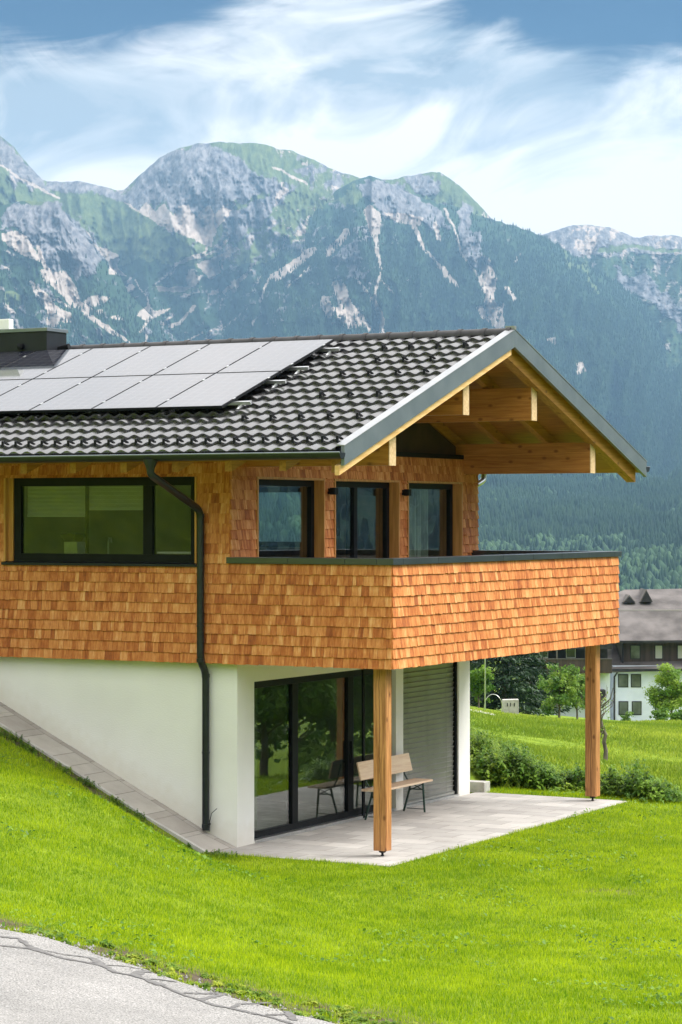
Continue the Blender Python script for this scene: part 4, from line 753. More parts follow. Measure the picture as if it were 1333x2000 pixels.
# gable windows ---------------------------------------------------
for i, (a, b, s, e) in enumerate(WG):
    for q in ((-.24, .030, a, a+.032, s, e), (-.24, .030, b-.03, b, s, e), (-.24, .026, a+.032, b-.03, e-.03, e)): part(MB().box(*q), 'window_lining', 'lining')
    muls = [[], [((a+b)/2-.08, .11)], []][i]
    window(['black frame of the gable window nearest the long side', 'black frame of the balcony door in the middle', 'black frame of the gable window with a curtain'][i], 'X', 0, a+.033, b-.031, s, e-.031, muls, fr=.085, depth=.14, inset=.13, sgn=1, gl='glass2')
m = MB().box(-.36, -.25, 3.92, 3.99, .45, 2.4).box(-.40, -.3, 4.02, 4.72, .45, .55); part(m, 'door_leaf', 'lining', label='pale wooden edge of the open balcony door')
m = MB(); yy = np.linspace(5.9, 6.75, 60); pts = [( -.46+.035*math.sin(i*1.1)+.01*math.sin(i*2.7), y) for i, y in enumerate(yy)]
for (xa, ya), (xb, yb) in zip(pts[:-1], pts[1:]): m.add([(xa, ya, .4), (xb, yb, .4), (xb, yb, 2.45), (xa, ya, 2.45), (xa-.004, ya, .4), (xb-.004, yb, .4), (xb-.004, yb, 2.45), (xa-.004, ya, 2.45)], [(0, 1, 2, 3), (7, 6, 5, 4)])
part(m, 'curtain', 'curtain', smooth=False)
# far wall window seen through the room
window('black frame of the back window seen through the room', 'Y', W_, FARW[0], FARW[1], FARW[2], FARW[3], [], fr=.09, inset=.12, sgn=1)
# floors and rooms
part(MB().box(XL+.3, -.37, .37, W_-.37, -.02, .30), 'floor', 'room', label='upper floor slab')
part(MB().box(XL+.3, -.37, .37, W_-.37, 2.76, 2.78), 'ceiling', 'inner')
m = MB().box(-5.2, -5.1, .37, W_-.37, .31, 2.75) ; part(m, 'inner_wall', 'inner')
# wall lamps
for y in (2.70, 5.02):
    l = part(MB().box(.02, .05, y-.045, y+.045, 2.28, 2.36), 'wall_lamp', 'frame'); MB().box(.051, .135, y-.05, y+.05, 2.27, 2.37).build('lamp_shade', MT['frame'], l, bevel=.006)

# lower storey ------------------------------------------------------
GZ0, GZ1 = -2.42, -.27
D1 = (.576, 4.76, GZ0, GZ1); D2 = (5.0, 6.92, GZ0, -.05)
m = MB(); m.box(XL, .03, .13, .36, -2.8, .03); wallgrid(m, 'X', -.30, .03, .36, 7.33, -2.6, .03, [D1, D2]); m.box(XL, -.30, 7.05, 7.33, -2.8, .03); m.box(XL, XL+.3, .36, 7.05, -2.8, -.03)
part(m, 'wall', 'plaster', label='white rendered lower storey')
part(MB().box(XL+.3, -.31, .37, 7.04, -2.52, -2.44), 'floor', 'concrete', label='lower floor slab')
part(MB().box(XL+.3, -.31, .37, 7.04, -.06, -.03), 'ceiling', 'inner'); part(MB().box(-4.6, -4.5, .37, 7.04, -2.43, -.07).box(-4.5, -.31, 4.80, 4.9, -2.43, -.07), 'inner_wall', 'inner')
o = window('black frame of the glass doors to the terrace', 'X', .03, D1[0]+.001, D1[1]-.001, GZ0, GZ1, [(1.83, .16), (3.47, .17)], fr=.10, depth=.10, inset=.07, sgn=1)
part(MB().box(-.04, .055, .60, 4.74, -2.448, -2.405), 'door_threshold', 'alu'); part(MB().box(.032, .062, 3.66, 3.71, -2.44, GZ1), 'blind_rail', 'frame')
MB().box(-.035, .0, 3.43, 3.455, -1.62, -1.30).build('handle', MT['frame'], o)
m = MB(); yy = np.linspace(.7, 1.75, 90); pts = [(-.62+.03*math.sin(i*.9)+.012*math.sin(i*2.3), y) for i, y in enumerate(yy)]
for (xa, ya), (xb, yb) in zip(pts[:-1], pts[1:]): m.add([(xa, ya, -2.4), (xb, yb, -2.4), (xb, yb, -.3), (xa, ya, -.3)], [(0, 1, 2, 3)])
part(m, 'curtain', 'curtain')
# venetian blind over the far opening
m = MB(); z = -2.36
while z < -.08:
    prof = [(.006, z+.076), (.001, z+.076), (-.009, z+.010), (-.006, z+.001), (.018, z), (.020, z+.007), (.012, z+.012), (-.003, z+.014)][::-1]
    m.prism([(p[0]-.045, p[1]) for p in prof][::-1], 'Y', D2[0]+.03, D2[1]-.05); z += .0775
for y in (5.3, 5.95, 6.6): m.box(-.0295, -.026, y, y+.006, -2.36, -.06)
m.box(-.062, -.015, D2[0]+.03, D2[1]-.05, -2.405, -2.365)
vb = part(m, 'venetian_blind', 'blind', label='closed grey venetian blind')
for q in ((-.07, .005, D2[1]-.045, D2[1]-.002, GZ0, -.05), (-.07, .005, D2[0]+.002, D2[0]+.028, GZ0, -.05)): MB().box(*q).build('guide_rail', MT['frame'], vb)
part(MB().box(-.2, -.08, D2[0], D2[1], GZ0, -.05), 'door_panel', 'frame')
part(MB().box(-.06, .05, D2[0]+.01, D2[1]-.01, -2.447, -2.41), 'door_threshold', 'alu')

# posts -------------------------------------------------------------
for y, lb in ((.315, 'larch post under the near balcony corner'), (7.375, 'larch post under the far balcony corner')):
    m = MB(); c = .012; a, b = .095, .082; cx = 2.115
    prof = [(cx-a+c, y-b), (cx+a-c, y-b), (cx+a, y-b+c), (cx+a, y+b-c), (cx+a-c, y+b), (cx-a+c, y+b), (cx-a, y+b-c), (cx-a, y-b+c)]
    m.prism(prof, 'Z', -2.375, .034); p = part(m, 'post', 'post', label=lb)
    MB().tube([(cx, y, -2.449), (cx, y, -2.435), (cx, y, -2.434), (cx, y, -2.41), (cx, y, -2.400), (cx, y, -2.376)], [.022, .022, .016, .016, .045, .05], 12).build('post_foot', MT['dark_metal'], p, smooth=True)
    k = MB(); k.t = (0, 0)
    for zz in (-2.0, -1.55, -1.2, -.6): k.box(cx-.02+random.uniform(-.03, .03), cx+.012, y-b-.001, y-b+.004, zz, zz+.012)

# roof ----------------------------------------------------------------
def roofslab(name, off0, off1, x0, x1, ya, yb, mat, mb=None, do=True):
    """slab following both slopes between vertical offsets off0 (bottom) and off1 (top)"""
    m = mb or MB()
    for s in (-1, 1):
        e0, e1 = (ya, YM) if s < 0 else (YM, yb)
        m.hexa([(x0, e0, rz(e0)+off0), (x1, e0, rz(e0)+off0), (x1, e1, rz(e1)+off0), (x0, e1, rz(e1)+off0)], [(x0, e0, rz(e0)+off1), (x1, e0, rz(e0)+off1), (x1, e1, rz(e1)+off1), (x0, e1, rz(e1)+off1)])
    return part(m, name, mat) if do else m
YE0, YE1 = -EV, W_+EV
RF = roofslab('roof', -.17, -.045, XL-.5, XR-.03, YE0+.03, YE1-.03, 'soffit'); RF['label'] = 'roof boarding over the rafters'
# tiles
def tiles(s):
    per = .2133; cosr = 1/math.sqrt(1+TP*TP); nrow = 16; elen = 5.40/nrow; xs = np.arange(XL-.5, XR-.05+.001, per/10); V = []; F = []; base = 0
    prof = .5+.5*np.cos(2*np.pi*(xs/per)); prof = prof**.8*.038; nx = len(xs)
    up = np.array([0, -TP*(-s)*1., 1.]);
    for r in range(nrow):
        d0 = r*elen; d1 = d0+elen+.05     # distance down from the ridge
        rows = []
        jit = (rng.random(1)[0]-.5)*.004
        for dd, h in ((d0, .002), ((d0+d1)/2, .021), (d1-.012, .050+jit), (d1, .046+jit), (d1+.001, -.012)):
            hh = h+prof*(1 if h > 0 else .9); y = YM+s*dd*cosr; zz = ZR-TP*dd*cosr
            wob = .5*per*0
            rows.append(np.stack([xs, np.full(nx, y)+s*hh*TP*cosr, zz+hh*cosr-.055], -1))
        for q in rows: V.append(q)
        n = len(rows)
        for i in range(n-1):
            a = base+i*nx+np.arange(nx-1); f = np.stack([a, a+1, a+nx+1, a+nx], -1); F.append(f if s > 0 else f[:, ::-1])
        base += n*nx
    o = np_mesh('roof_tiles', np.concatenate(V)-np.array([0, 0, -2.45]), np.concatenate(F), MT['tile'], RF, smooth=True)
    o['label'] = 'dark wavy roof tiles'
    e = o.modifiers.new('e', 'EDGE_SPLIT'); e.split_angle = R_(50)
    o.location = (0, 0, 0)
    return o
RF_off = Vector((0, 0, 0))
tiles(-1); tiles(1)
m = MB(); x = XR-.04
while x > XL-.5:
    x0 = x-.385; n = 9
    for (xa, xb, r) in ((x0, x-.05, .085), (x-.05, x+.012, .097)):
        prof = [(YM+r*1.15*math.cos(a), ZR-.035+r*math.sin(a)) for a in np.linspace(-.15, math.pi+.15, n)]
        pr2 = prof+[(YM-(r-.012)*1.1, ZR-.05), (YM+(r-.012)*1.1, ZR-.05)]; m.prism(pr2, 'X', xa, xb)
    x = x0
m.build('ridge_tiles', MT['ridge'], RF, smooth=True)
def guard(x, d):
    """folded snow guard standing in a tile trough, d = distance down the slope"""
    c = 1/math.sqrt(1+TP*TP); y = YM-d*c; z = rz(y)+.012; b = MB(); wv = .017
    def q(u, h): yy = y-u*c; return (yy, z-u*TP*c+h)
    p = [q(-.11, .02), q(.02, .105), q(.04, .10), q(.045, .02), q(.033, .02), q(.022, .08), q(-.095, .01)]
    b.prism([(a, b_) for a, b_ in p], 'X', x-wv, x+wv); b.prism([q(-.02, .03), q(.025, .07), q(.03, .02)], 'X', x-wv-.006, x-wv+.004)
    return b.build('snow_guard', MT['frame'], RF)
per = .2133; k0 = round(2.2/per)
g0 = None
for i in range(28):
    x = (k0-i+.5)*per
    if x < -3.6: break
    guard(x, 5.40-.16)
for r_, st, n in ((4.05, 0, 5), (3.04, 1, 4), (2.02, 0, 5), (1.35, 1, 5), (.70, 0, 5)):
    for i in range(n):
        x = (k0-1-st-2*i+.5)*per-(0 if r_ > 3 else 0)
        if x > .55 or r_ > 4: guard(x, r_+.21)

# verge boards and flying rafters
m = MB()
for s in (-1, 1):
    e0, e1 = (YE0-.01, YM-.002) if s < 0 else (YM+.002, YE1+.01)
    m.hexa([(XR-.03, e0, rz(e0)-.225), (XR+.02, e0, rz(e0)-.225), (XR+.02, e1, rz(e1)-.225), (XR-.03, e1, rz(e1)-.225)], [(XR-.03, e0, rz(e0)+.02), (XR+.02, e0, rz(e0)+.02), (XR+.02, e1, rz(e1)+.02), (XR-.03, e1, rz(e1)+.02)])
part(m, 'verge_fascia', 'slate_metal')
m = MB()
for s in (-1, 1):
    e0, e1 = (YE0-.015, YM) if s < 0 else (YM, YE1+.015)
    m.hexa([(XR-.09, e0, rz(e0)+.022), (XR+.028, e0, rz(e0)+.022), (XR+.028, e1, rz(e1)+.022), (XR-.09, e1, rz(e1)+.022)], [(XR-.09, e0, rz(e0)+.042), (XR+.028, e0, rz(e0)+.030), (XR+.028, e1, rz(e1)+.030), (XR-.09, e1, rz(e1)+.042)])
m.box(XR-.12, XR+.03, YM-.03, YM+.03, ZR+.03, ZR+.075)
part(m, 'verge_flashing', PM('verge_flashing', (.30, .31, .32), (.36, .37, .38), 4, .35, metal=.5))
def rafter(x, wd, off0, off1, mat, tail=.0, name='rafter', far=0.):
    m = MB()
    for s in (-1, 1):
        e = (YE0+.16+tail) if s < 0 else (YE1-.16-tail-far); i = YM-.001 if s < 0 else YM+.001; ec = e-s*0
        yb_, y2 = e, e-s*.10*0
        # plumb-cut tail
        lo, hi = (e, i) if s < 0 else (i, e)
        m.hexa([(x-wd/2, lo, rz(lo)+off0), (x+wd/2, lo, rz(lo)+off0), (x+wd/2, hi, rz(hi)+off0), (x-wd/2, hi, rz(hi)+off0)], [(x-wd/2, lo, rz(lo)+off1), (x+wd/2, lo, rz(lo)+off1), (x+wd/2, hi, rz(hi)+off1), (x-wd/2, hi, rz(hi)+off1)])
    return part(m, name, mat)
rafter(XR-.18, .15, -.37, -.172, 'rafter', name='rafter')
for x in (1.42, .62, -.18, -.98, -1.78, -2.58, -3.4, -4.2, -5.0): rafter(x, .10, -.34, -.172, 'rafter', far=.55)
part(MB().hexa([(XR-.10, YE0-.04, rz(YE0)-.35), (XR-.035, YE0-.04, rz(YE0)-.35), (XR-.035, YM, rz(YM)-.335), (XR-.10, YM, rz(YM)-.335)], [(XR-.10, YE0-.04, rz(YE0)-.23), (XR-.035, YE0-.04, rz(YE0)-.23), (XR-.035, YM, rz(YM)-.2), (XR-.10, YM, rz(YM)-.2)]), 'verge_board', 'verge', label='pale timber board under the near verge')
# purlins with pale cut ends
for y, zb, ztp, x0 in ((.47, 2.625, 3.10, -6.), (2.69, 3.365, 3.845, -.1), (5.0, 3.365, 3.845, -.1), (7.22, 2.63, 3.10, -6.)):
    p = part(MB().box(x0, 2.172, y-.09, y+.09, zb, ztp), 'purlin', 'beam', bevel=.004); MB().box(2.173, 2.185, y-.092, y+.092, zb-.002, ztp+.002).build('cut_end', MT['cutend'], p)
part(MB().box(-.10, .1, 3.62, 3.80, 2.86, 3.6), 'king_post', 'rafter')
# gutters
def gutter(ye, sgn):
    yc = ye+sgn*.075; m = MB(); r = .078; n = 12; zt = rz(ye)-.075; ang = np.linspace(0, math.pi, n)
    o_ = [(yc+r*math.cos(a), zt-r*math.sin(a)) for a in ang]; i_ = [(yc+(r-.004)*math.cos(a), zt-(r-.004)*math.sin(a)) for a in ang]
    m.prism(o_+i_[::-1], 'X', XL-.5, XR+.02)
    for xe in (XR+.014,): m.prism(o_, 'X', xe, xe+.008)
    x = XR-.4
    while x > XL: m.prism([(yc+(r+.003)*math.cos(a), zt-(r+.003)*math.sin(a)) for a in ang], 'X', x, x+.012); x -= 2.4
    g = part(m, 'gutter', 'pipe', smooth=True); MB().tube([(XL-.5, yc+sgn*r, zt+.004), (XR+.025, yc+sgn*r, zt+.004)], .011, 10).build('gutter_rim', MT['slate_metal'], g, smooth=True); MB().box(XL-.5, XR-.03, ye-.006 if sgn < 0 else ye-.012, ye+.012 if sgn < 0 else ye+.006, zt-.03, zt+.062).build('drip_edge', MT['dark_metal'], g); return yc, zt
yc, zt = gutter(YE0+.01, -1); yc2, zt2 = gutter(YE1-.01, 1)
def arc(p, q, r_, n=5):   # rounded polyline
    pts = [Vector(v) for v in p]; out = [pts[0]]
    for a, b, c in zip(pts[:-2], pts[1:-1], pts[2:]):
        u = (a-b).normalized()*min(r_, (a-b).length*.45); v = (c-b).normalized()*min(r_, (c-b).length*.45)
        for t in np.linspace(0, 1, n): out.append((b+u)*(1-t)**2+b*2*t*(1-t)+(b+v)*t*t)
    return out+[pts[-1]]
px_ = -.415
m = MB(); m.tube([(px_, yc, zt-.05), (px_, yc, zt-.085), (px_, yc, zt-.17), (px_, yc, zt-.2)], [.095, .09, .055, .052], 16); 
m.tube(arc([(px_, yc, zt-.17), (px_, yc, 2.50), (px_, -.08, 2.04), (px_, -.08, .02), (px_, .055, -.12), (px_, .055, -2.24)], None, .13, 7), .050, 16)
for z_, y_ in ((1.97, -.08), (.04, -.08), (-.17, .055), (-2.18, .055)): m.tube([(px_, y_, z_-.025), (px_, y_, z_+.025)], .0555, 16)
dp = part(m, 'downpipe', 'pipe', smooth=True)
for z_, y_ in ((1.3, -.08), (.5, -.08), (-1.2, .055)): MB().tube([(px_, y_, z_-.012), (px_, y_, z_+.012)], .055, 16).build('pipe_clip', MT['pipe'], dp, smooth=True)
MB().tube([(px_+.05, .04, -2.15), (px_+.075, .04, -2.15)], .02, 8).build('pipe_stub', MT['pipe'], dp, smooth=True)
m = MB(); m.tube(arc([(-.5, yc2, zt2-.05), (-.5, yc2, 2.56), (-.62, W_+.12, 2.18), (-.62, W_+.12, -2.4)], None, .1, 6), .05, 12); part(m, 'downpipe', 'alu', smooth=True, label='downpipe behind the far gable corner')
# chimney block of dark sheet metal
ch = part(MB().box(-8.2, -5.28, 3.27, 3.80, 4.1, 4.83), 'chimney', 'dark_metal'); ch['label'] = 'dark sheet metal chimney block'
MB().box(-8.2, -5.26, 3.25, 3.82, 4.831, 4.885).build('chimney_cap', MT['slate_metal'], ch, bevel=.004)
MB().box(-6.9, -6.02, 3.3, 3.42, 4.886, 5.05).build('chimney_top', MT['white'], ch, bevel=.01)
MB().tube([(-5.75, 3.27, 4.60), (-5.75, 3.20, 4.60), (-5.75, 3.19, 4.60)], [.05, .05, .03], 14).build('vent_pipe', MT['frame'], ch, smooth=True); MB().tube([(-5.28, 3.60, 4.56), (-5.10, 3.62, 4.60)], .055, 14).build('vent_pipe', MT['frame'], ch, smooth=True)

# solar panels --------------------------------------------------------
def pv(i, j):
    w0, l0 = 1.052, 1.655; x1 = -.20-i*w0; x0 = x1-w0+.014; c = 1/math.sqrt(1+TP*TP); d1 = 3.90-j*(l0+.012); d0 = d1-l0+.012   # distances down from the ridge
    def P(x, d, h): return (x, YM-d*c-h*TP*c, ZR-d*TP*c+h*c)
    hb, ht = .105, .14; m = MB(); fr = .012
    m.hexa([P(x0, d0, hb), P(x1, d0, hb), P(x1, d1, hb), P(x0, d1, hb)], [P(x0, d0, ht), P(x1, d0, ht), P(x1, d1, ht), P(x0, d1, ht)])
    o = part(m, 'solar_panel', 'frame', label='glass solar panel on the near roof slope'); fixn(o)
    me = bpy.data.meshes.new('cells'); vs = [P(x0+fr, d1-fr, ht+.002), P(x1-fr, d1-fr, ht+.002), P(x1-fr, d0+fr, ht+.002), P(x0+fr, d0+fr, ht+.002)]
    me.from_pydata([(a, b, z+2.45) for a, b, z in vs], [], [(0, 1, 2, 3)]); uv = me.uv_layers.new(name='UVMap')
    for k, t in enumerate(((0, 0), (1, 0), (1, 1), (0, 1))): uv.data[k].uv = t
    me.materials.append(MT['pv']); q = bpy.data.objects.new('cells', me); col.objects.link(q); q.parent = o
    for d in (d0+.33, d1-.33):
      cl = MB(); cl.hexa([P(x1-.004, d-.03, ht), P(x1+.018, d-.03, ht), P(x1+.018, d+.03, ht), P(x1-.004, d+.03, ht)], [P(x1-.004, d-.03, ht+.008), P(x1+.018, d-.03, ht+.008), P(x1+.018, d+.03, ht+.008), P(x1-.004, d+.03, ht+.008)])
      fixn(cl.build('clamp', MT['alu'], o))
for i in range(8):
    for j in range(2): pv(i, j)
c_ = 1/math.sqrt(1+TP*TP)
for d in (3.90-.33, 3.90-1.655+.33, 2.245-.345, 2.245-1.655+.35):
    def P(x, dd, h): return (x, YM-dd*c_-h*TP*c_, ZR-dd*TP*c_+h*c_)
    m = MB(); m.hexa([P(-8.6, d-.022, .055), P(.06, d-.022, .055), P(.06, d+.022, .055), P(-8.6, d+.022, .055)], [P(-8.6, d-.022, .10), P(.06, d-.022, .10), P(.06, d+.022, .10), P(-8.6, d+.022, .10)])
    for x in (-.1, -1.3, -2.5, -3.7): m.hexa([P(x, d+.02, .03), P(x+.03, d+.02, .03), P(x+.03, d+.14, .03), P(x, d+.14, .03)], [P(x, d+.02, .06), P(x+.03, d+.02, .06), P(x+.03, d+.14, .037), P(x, d+.14, .037)])
    part(m, 'mounting_rail', 'alu')
# ------------------------------------------------------------------ bench on the terrace
Bn = empty('garden_bench', (.3, 4.2, -2.45), label='wooden bench with backrest on green steel legs against the terrace wall', cat='bench')
m = MB().box(.21, .52, 3.30, 5.02, -2.005, -1.975); m.build('seat', MT['bench'], Bn, bevel=.006)
c, s = math.cos(.22), math.sin(.22); m = MB(); m.hexa([(.175, 3.34, -1.86), (.200, 3.34, -1.854), (.200, 4.98, -1.854), (.175, 4.98, -1.86)], [(.110, 3.34, -1.60), (.135, 3.34, -1.594), (.135, 4.98, -1.594), (.110, 4.98, -1.60)]); m.build('backrest', MT['bench'], Bn, bevel=.004)
for y in (3.55, 4.78):
    MB().tube([(.235, y, -2.01), (.165, y, -1.9), (.10, y, -1.66)], .012, 8).build('back_bracket', MT['bench_frame'], Bn, smooth=True)
    for xa, xb in ((.27, .15), (.47, .50)): MB().tube([(xa, y, -2.006), (xa+(xb-xa)*.25, y, -2.14), (xb, y, -2.447)], .016, 8).build('leg', MT['bench_frame'], Bn, smooth=True)
    MB().tube([(.26, y, -2.11), (.485, y, -2.11)], .010, 8).tube([(.28, y+.01, -2.03), (.49, y+.01, -2.13)], .008, 6).tube([(.47, y-.01, -2.03), (.25, y-.01, -2.13)], .008, 6).tube([(.20, y, -2.40), (.492, y, -2.40)], .007, 6).build('brace', MT['bench_frame'], Bn, smooth=True)
# low concrete step behind the house corner
tag(MB().box(-.9, .15, 7.62, 7.84, -2.6, -2.29).build('concrete_step', MT['concrete'], None, bevel=.012), 'low grey concrete step at the far house corner', 'step')
m = MB().tube([(-.34, .02, -2.25), (-.335, .02, -2.12), (-.29, .0, -2.0), (-.2, -.01, -1.93)], .005, 6); tag(m.build('cable', MT['frame'], None, smooth=True), 'thin black cable curling up beside the downpipe foot', 'cable')

# ------------------------------------------------------------------ leaves
def leaves(cen, rad, n, size, asp=1., up=.4, shell=.55, tone=(-.15, .35), droop=0.):
    """n leaf quads spread through ellipsoids cen (k,3), rad (k,3); returns V, F, tone"""
    cen = np.atleast_2d(cen); rad = np.atleast_2d(rad); vol = rad.prod(1); k = rng.choice(len(cen), n, p=vol/vol.sum())
    d = rng.normal(size=(n, 3)); d /= np.linalg.norm(d, axis=1)[:, None]; rr = (shell+(1-shell)*rng.random(n))*(.75+.5*rng.random(n)**2); p = cen[k]+rad[k]*d*rr[:, None]
    nrm = d+rng.normal(size=(n, 3))*.8; nrm[:, 2] += up; nrm /= np.linalg.norm(nrm, axis=1)[:, None]
    a = np.cross(nrm, rng.normal(size=(n, 3))); a[:, 2] -= droop; a /= np.linalg.norm(a, axis=1)[:, None]; b = np.cross(nrm, a); s_ = size*(.6+.8*rng.random(n))[:, None]
    V = np.stack([p-a*s_*asp, p-b*s_*.5, p+a*s_*asp, p+b*s_*.5], 1).reshape(-1, 3); F = np.arange(4*n).reshape(n, 4); kt = rng.uniform(tone[0], tone[1], len(cen))
    return V, F, np.repeat(kt[k]+rng.uniform(-.12, .12, n), 4)
def branchy(base, h, spread, n, r0, seed):
    rr = random.Random(seed); m = MB(); tips = []; bx, by, bz = base
    trunk = [(bx+rr.uniform(-.04, .04)*h*t, by+rr.uniform(-.04, .04)*h*t, bz+h*t) for t in (0, .15, .3, .45, .6, .8)]
    m.tube(trunk, [r0, r0*.85, r0*.7, r0*.55, r0*.4, r0*.2], 8)
    for i in range(n):
        t = rr.uniform(.25, .8); j = t/.8*5; a = int(min(j, 4)); f = j-a; p = Vector(trunk[a]).lerp(Vector(trunk[a+1]), f) if a < 5 else Vector(trunk[5]); an = rr.uniform(0, 6.28); L = spread*rr.uniform(.5, 1)*(1.1-.5*t)
        e = p+Vector((math.cos(an)*L, math.sin(an)*L, L*rr.uniform(.5, 1.1))); mid = p.lerp(e, .5)+Vector((0, 0, L*.1)); m.tube([p, mid, e], [r0*.32, r0*.2, r0*.07], 6); tips.append(e)
        for q in range(2): e2 = mid+Vector((rr.uniform(-1, 1), rr.uniform(-1, 1), rr.uniform(.2, 1)))*L*.45; m.tube([mid, e2], [r0*.14, r0*.05], 5); tips.append(e2)
    return m, tips
def deciduous(name, base, h, crown_r, nl, ls, mat, label, cat, group=None, seed=1, low=.3, shrub=False):
    base = (base[0], base[1], float(gz(base[0], base[1]))); T = empty(name, base, label=label, cat=cat, group=group)
    m, tips = branchy((0, 0, -.1), h*.95, crown_r*.8, 16 if not shrub else 22, h*.022, seed); t = m.build('trunk' if not shrub else 'stem', MT['bark'], T, smooth=True, xf=1)
    r2 = np.random.default_rng(seed); cen = np.array([[t_.x, t_.y, t_.z] for t_ in tips if t_.z > h*low*.8] ); extra = r2.normal(size=(10, 3))*[crown_r*.4, crown_r*.4, h*.13]+[0, 0, h*(low+1)*.52]
    if shrub: extra = np.c_[r2.normal(size=(16, 2))*crown_r*.42, r2.uniform(.12, .85, 16)*h]; cen = np.r_[cen, extra]
    rad = np.abs(r2.normal(size=(len(cen), 1)))*crown_r*.10+crown_r*.17; rad = rad*np.array([1, 1, .7])
    V, F, tn = leaves(cen, rad, nl, ls, 1., .5, .3); np_mesh('crown', V, F, mat, T, attrs={'tone': tn}); return T
def conifer(base, h, r, label, seed, group='dark spruces beyond the meadow'):
    base = (base[0], base[1], float(gz(base[0], base[1]))); T = empty('spruce_tree', base, label=label, cat='tree', group=group); r2 = np.random.default_rng(seed)
    MB().tube([(0, 0, -.1), (0, 0, h*.5), (0, 0, h)], [h*.018, h*.012, .02], 8).build('trunk', MT['bark'], T, smooth=True, xf=1)
    V = []; tn = []; nb = int(h*26)
    for i in range(nb):
        t = (i+r2.random())/nb; z = h*(.04+.95*t); L = r*(1-t)**.8*(.7+.5*r2.random())+.08; an = r2.uniform(0, 6.28); dx, dy = math.cos(an), math.sin(an); n = int(14+30*L); tt = r2.random(n)**.8
        cx = dx*L*tt; cy = dy*L*tt; cz = z-.30*L*tt+.12*L*tt**3; o_ = r2.normal(size=(n, 3))*[.05+.1*L, .05+.1*L, .05]; p = np.c_[cx, cy, cz]+o_
        s_ = .09+.05*r2.random((n, 1)); a = np.c_[dx+.6*r2.normal(size=n), dy+.6*r2.normal(size=n), -.45+.3*r2.normal(size=n)]; a /= np.linalg.norm(a, axis=1)[:, None]; b = np.cross(a, r2.normal(size=(n, 3))); b /= np.linalg.norm(b, axis=1)[:, None]
        V.append(np.stack([p-a*s_, p-b*s_*.35, p+a*s_*1.5, p+b*s_*.35], 1).reshape(-1, 3)); tn.append(np.full(4*n, r2.uniform(-.2, .3)))
    V = np.concatenate(V); np_mesh('crown', V, np.arange(len(V)).reshape(-1, 4), MT['spruce'], T, attrs={'tone': np.concatenate(tn)}); return T
def P_(px, D): return tuple(CAM[:2]+DV[:2]*D+RV[:2]*(px-666.5)/FPX*D)
conifer(P_(985, 130), 8.2, 2.4, 'tall dark spruce left of the two beyond the concrete box', 1)
conifer(P_(1033, 134), 8.0, 1.7, 'slim dark spruce standing between the wide spruce and the balcony house', 2)
conifer(P_(930, 138), 7.4, 1.9, 'dark spruce half hidden behind the white house corner', 3)
conifer(P_(880, 142), 8.0, 2.2, 'dark spruce hidden behind the white house corner, seen from aside', 13)
deciduous('shrub', P_(936, 126), 2.2, 1.0, 5000, .07, MT['hedge'], 'dark round shrub at the foot of the metal pole', 'shrub', seed=4, low=.1, shrub=True)
deciduous('ash_tree', P_(1092, 112), 2.9, 1.15, 4200, .075, MT['leafB'], 'young light green ash with loose feathery crown left of the far post', 'tree', seed=5, low=.15, shrub=True)
deciduous('ash_tree', P_(1128, 116), 2.5, .9, 3000, .075, MT['leafB'], 'light green young ash just left of the far larch post', 'tree', seed=6, low=.15, shrub=True)
deciduous('maple_tree', P_(1313, 128), 3.9, 1.5, 11000, .065, MT['leafA'], 'round light green tree before the pale blue house', 'tree', seed=8, low=.38)
deciduous('shrub', P_(1290, 124), 1.2, .6, 2200, .06, MT['hedge'], 'dark low shrub left of the round tree trunk', 'shrub', seed=9, low=.05, shrub=True)
deciduous('shrub', P_(1328, 121), 1.1, .7, 2600, .06, MT['hedge'], 'dark low shrub right of the round tree trunk', 'shrub', seed=10, low=.05, shrub=True)
deciduous('shrub', P_(1225, 140), 1.5, .5, 900, .06, MT['leafB'], 'small green shrub below the windows of the pale blue house', 'shrub', seed=12, low=.05, shrub=True)
# trees out of the frame, right of the meadow: seen mirrored in the terrace doors
for i, (x, y, h) in enumerate([(34, 12, 11), (38, 20, 13), (36, 5, 10), (42, 28, 13), (40, -3, 12), (44, -12, 11), (48, 38, 13), (43, 14, 14), (52, 50, 12)]): conifer((x, y), h, h*.3, 'spruce at the meadow edge right of the chalet', 20+i, 'spruces at the right meadow edge')
for i, (x, y, h, r) in enumerate([(8.2, 16.5, 3.3, 1.5), (10.2, 18.6, 4.2, 1.9), (12.6, 21.5, 4.4, 2.0), (10.5, 22.4, 4.0, 1.8), (7.8, 19.8, 3.6, 1.6), (14.5, 19.5, 4.2, 1.9)]):
    deciduous('garden_tree', (x, y), h, r, 7000, .10, MT['hedge'], 'dense leafy garden tree off to the right of the terrace', 'tree', 'garden trees right of the terrace', seed=50+i, low=.05, shrub=True)
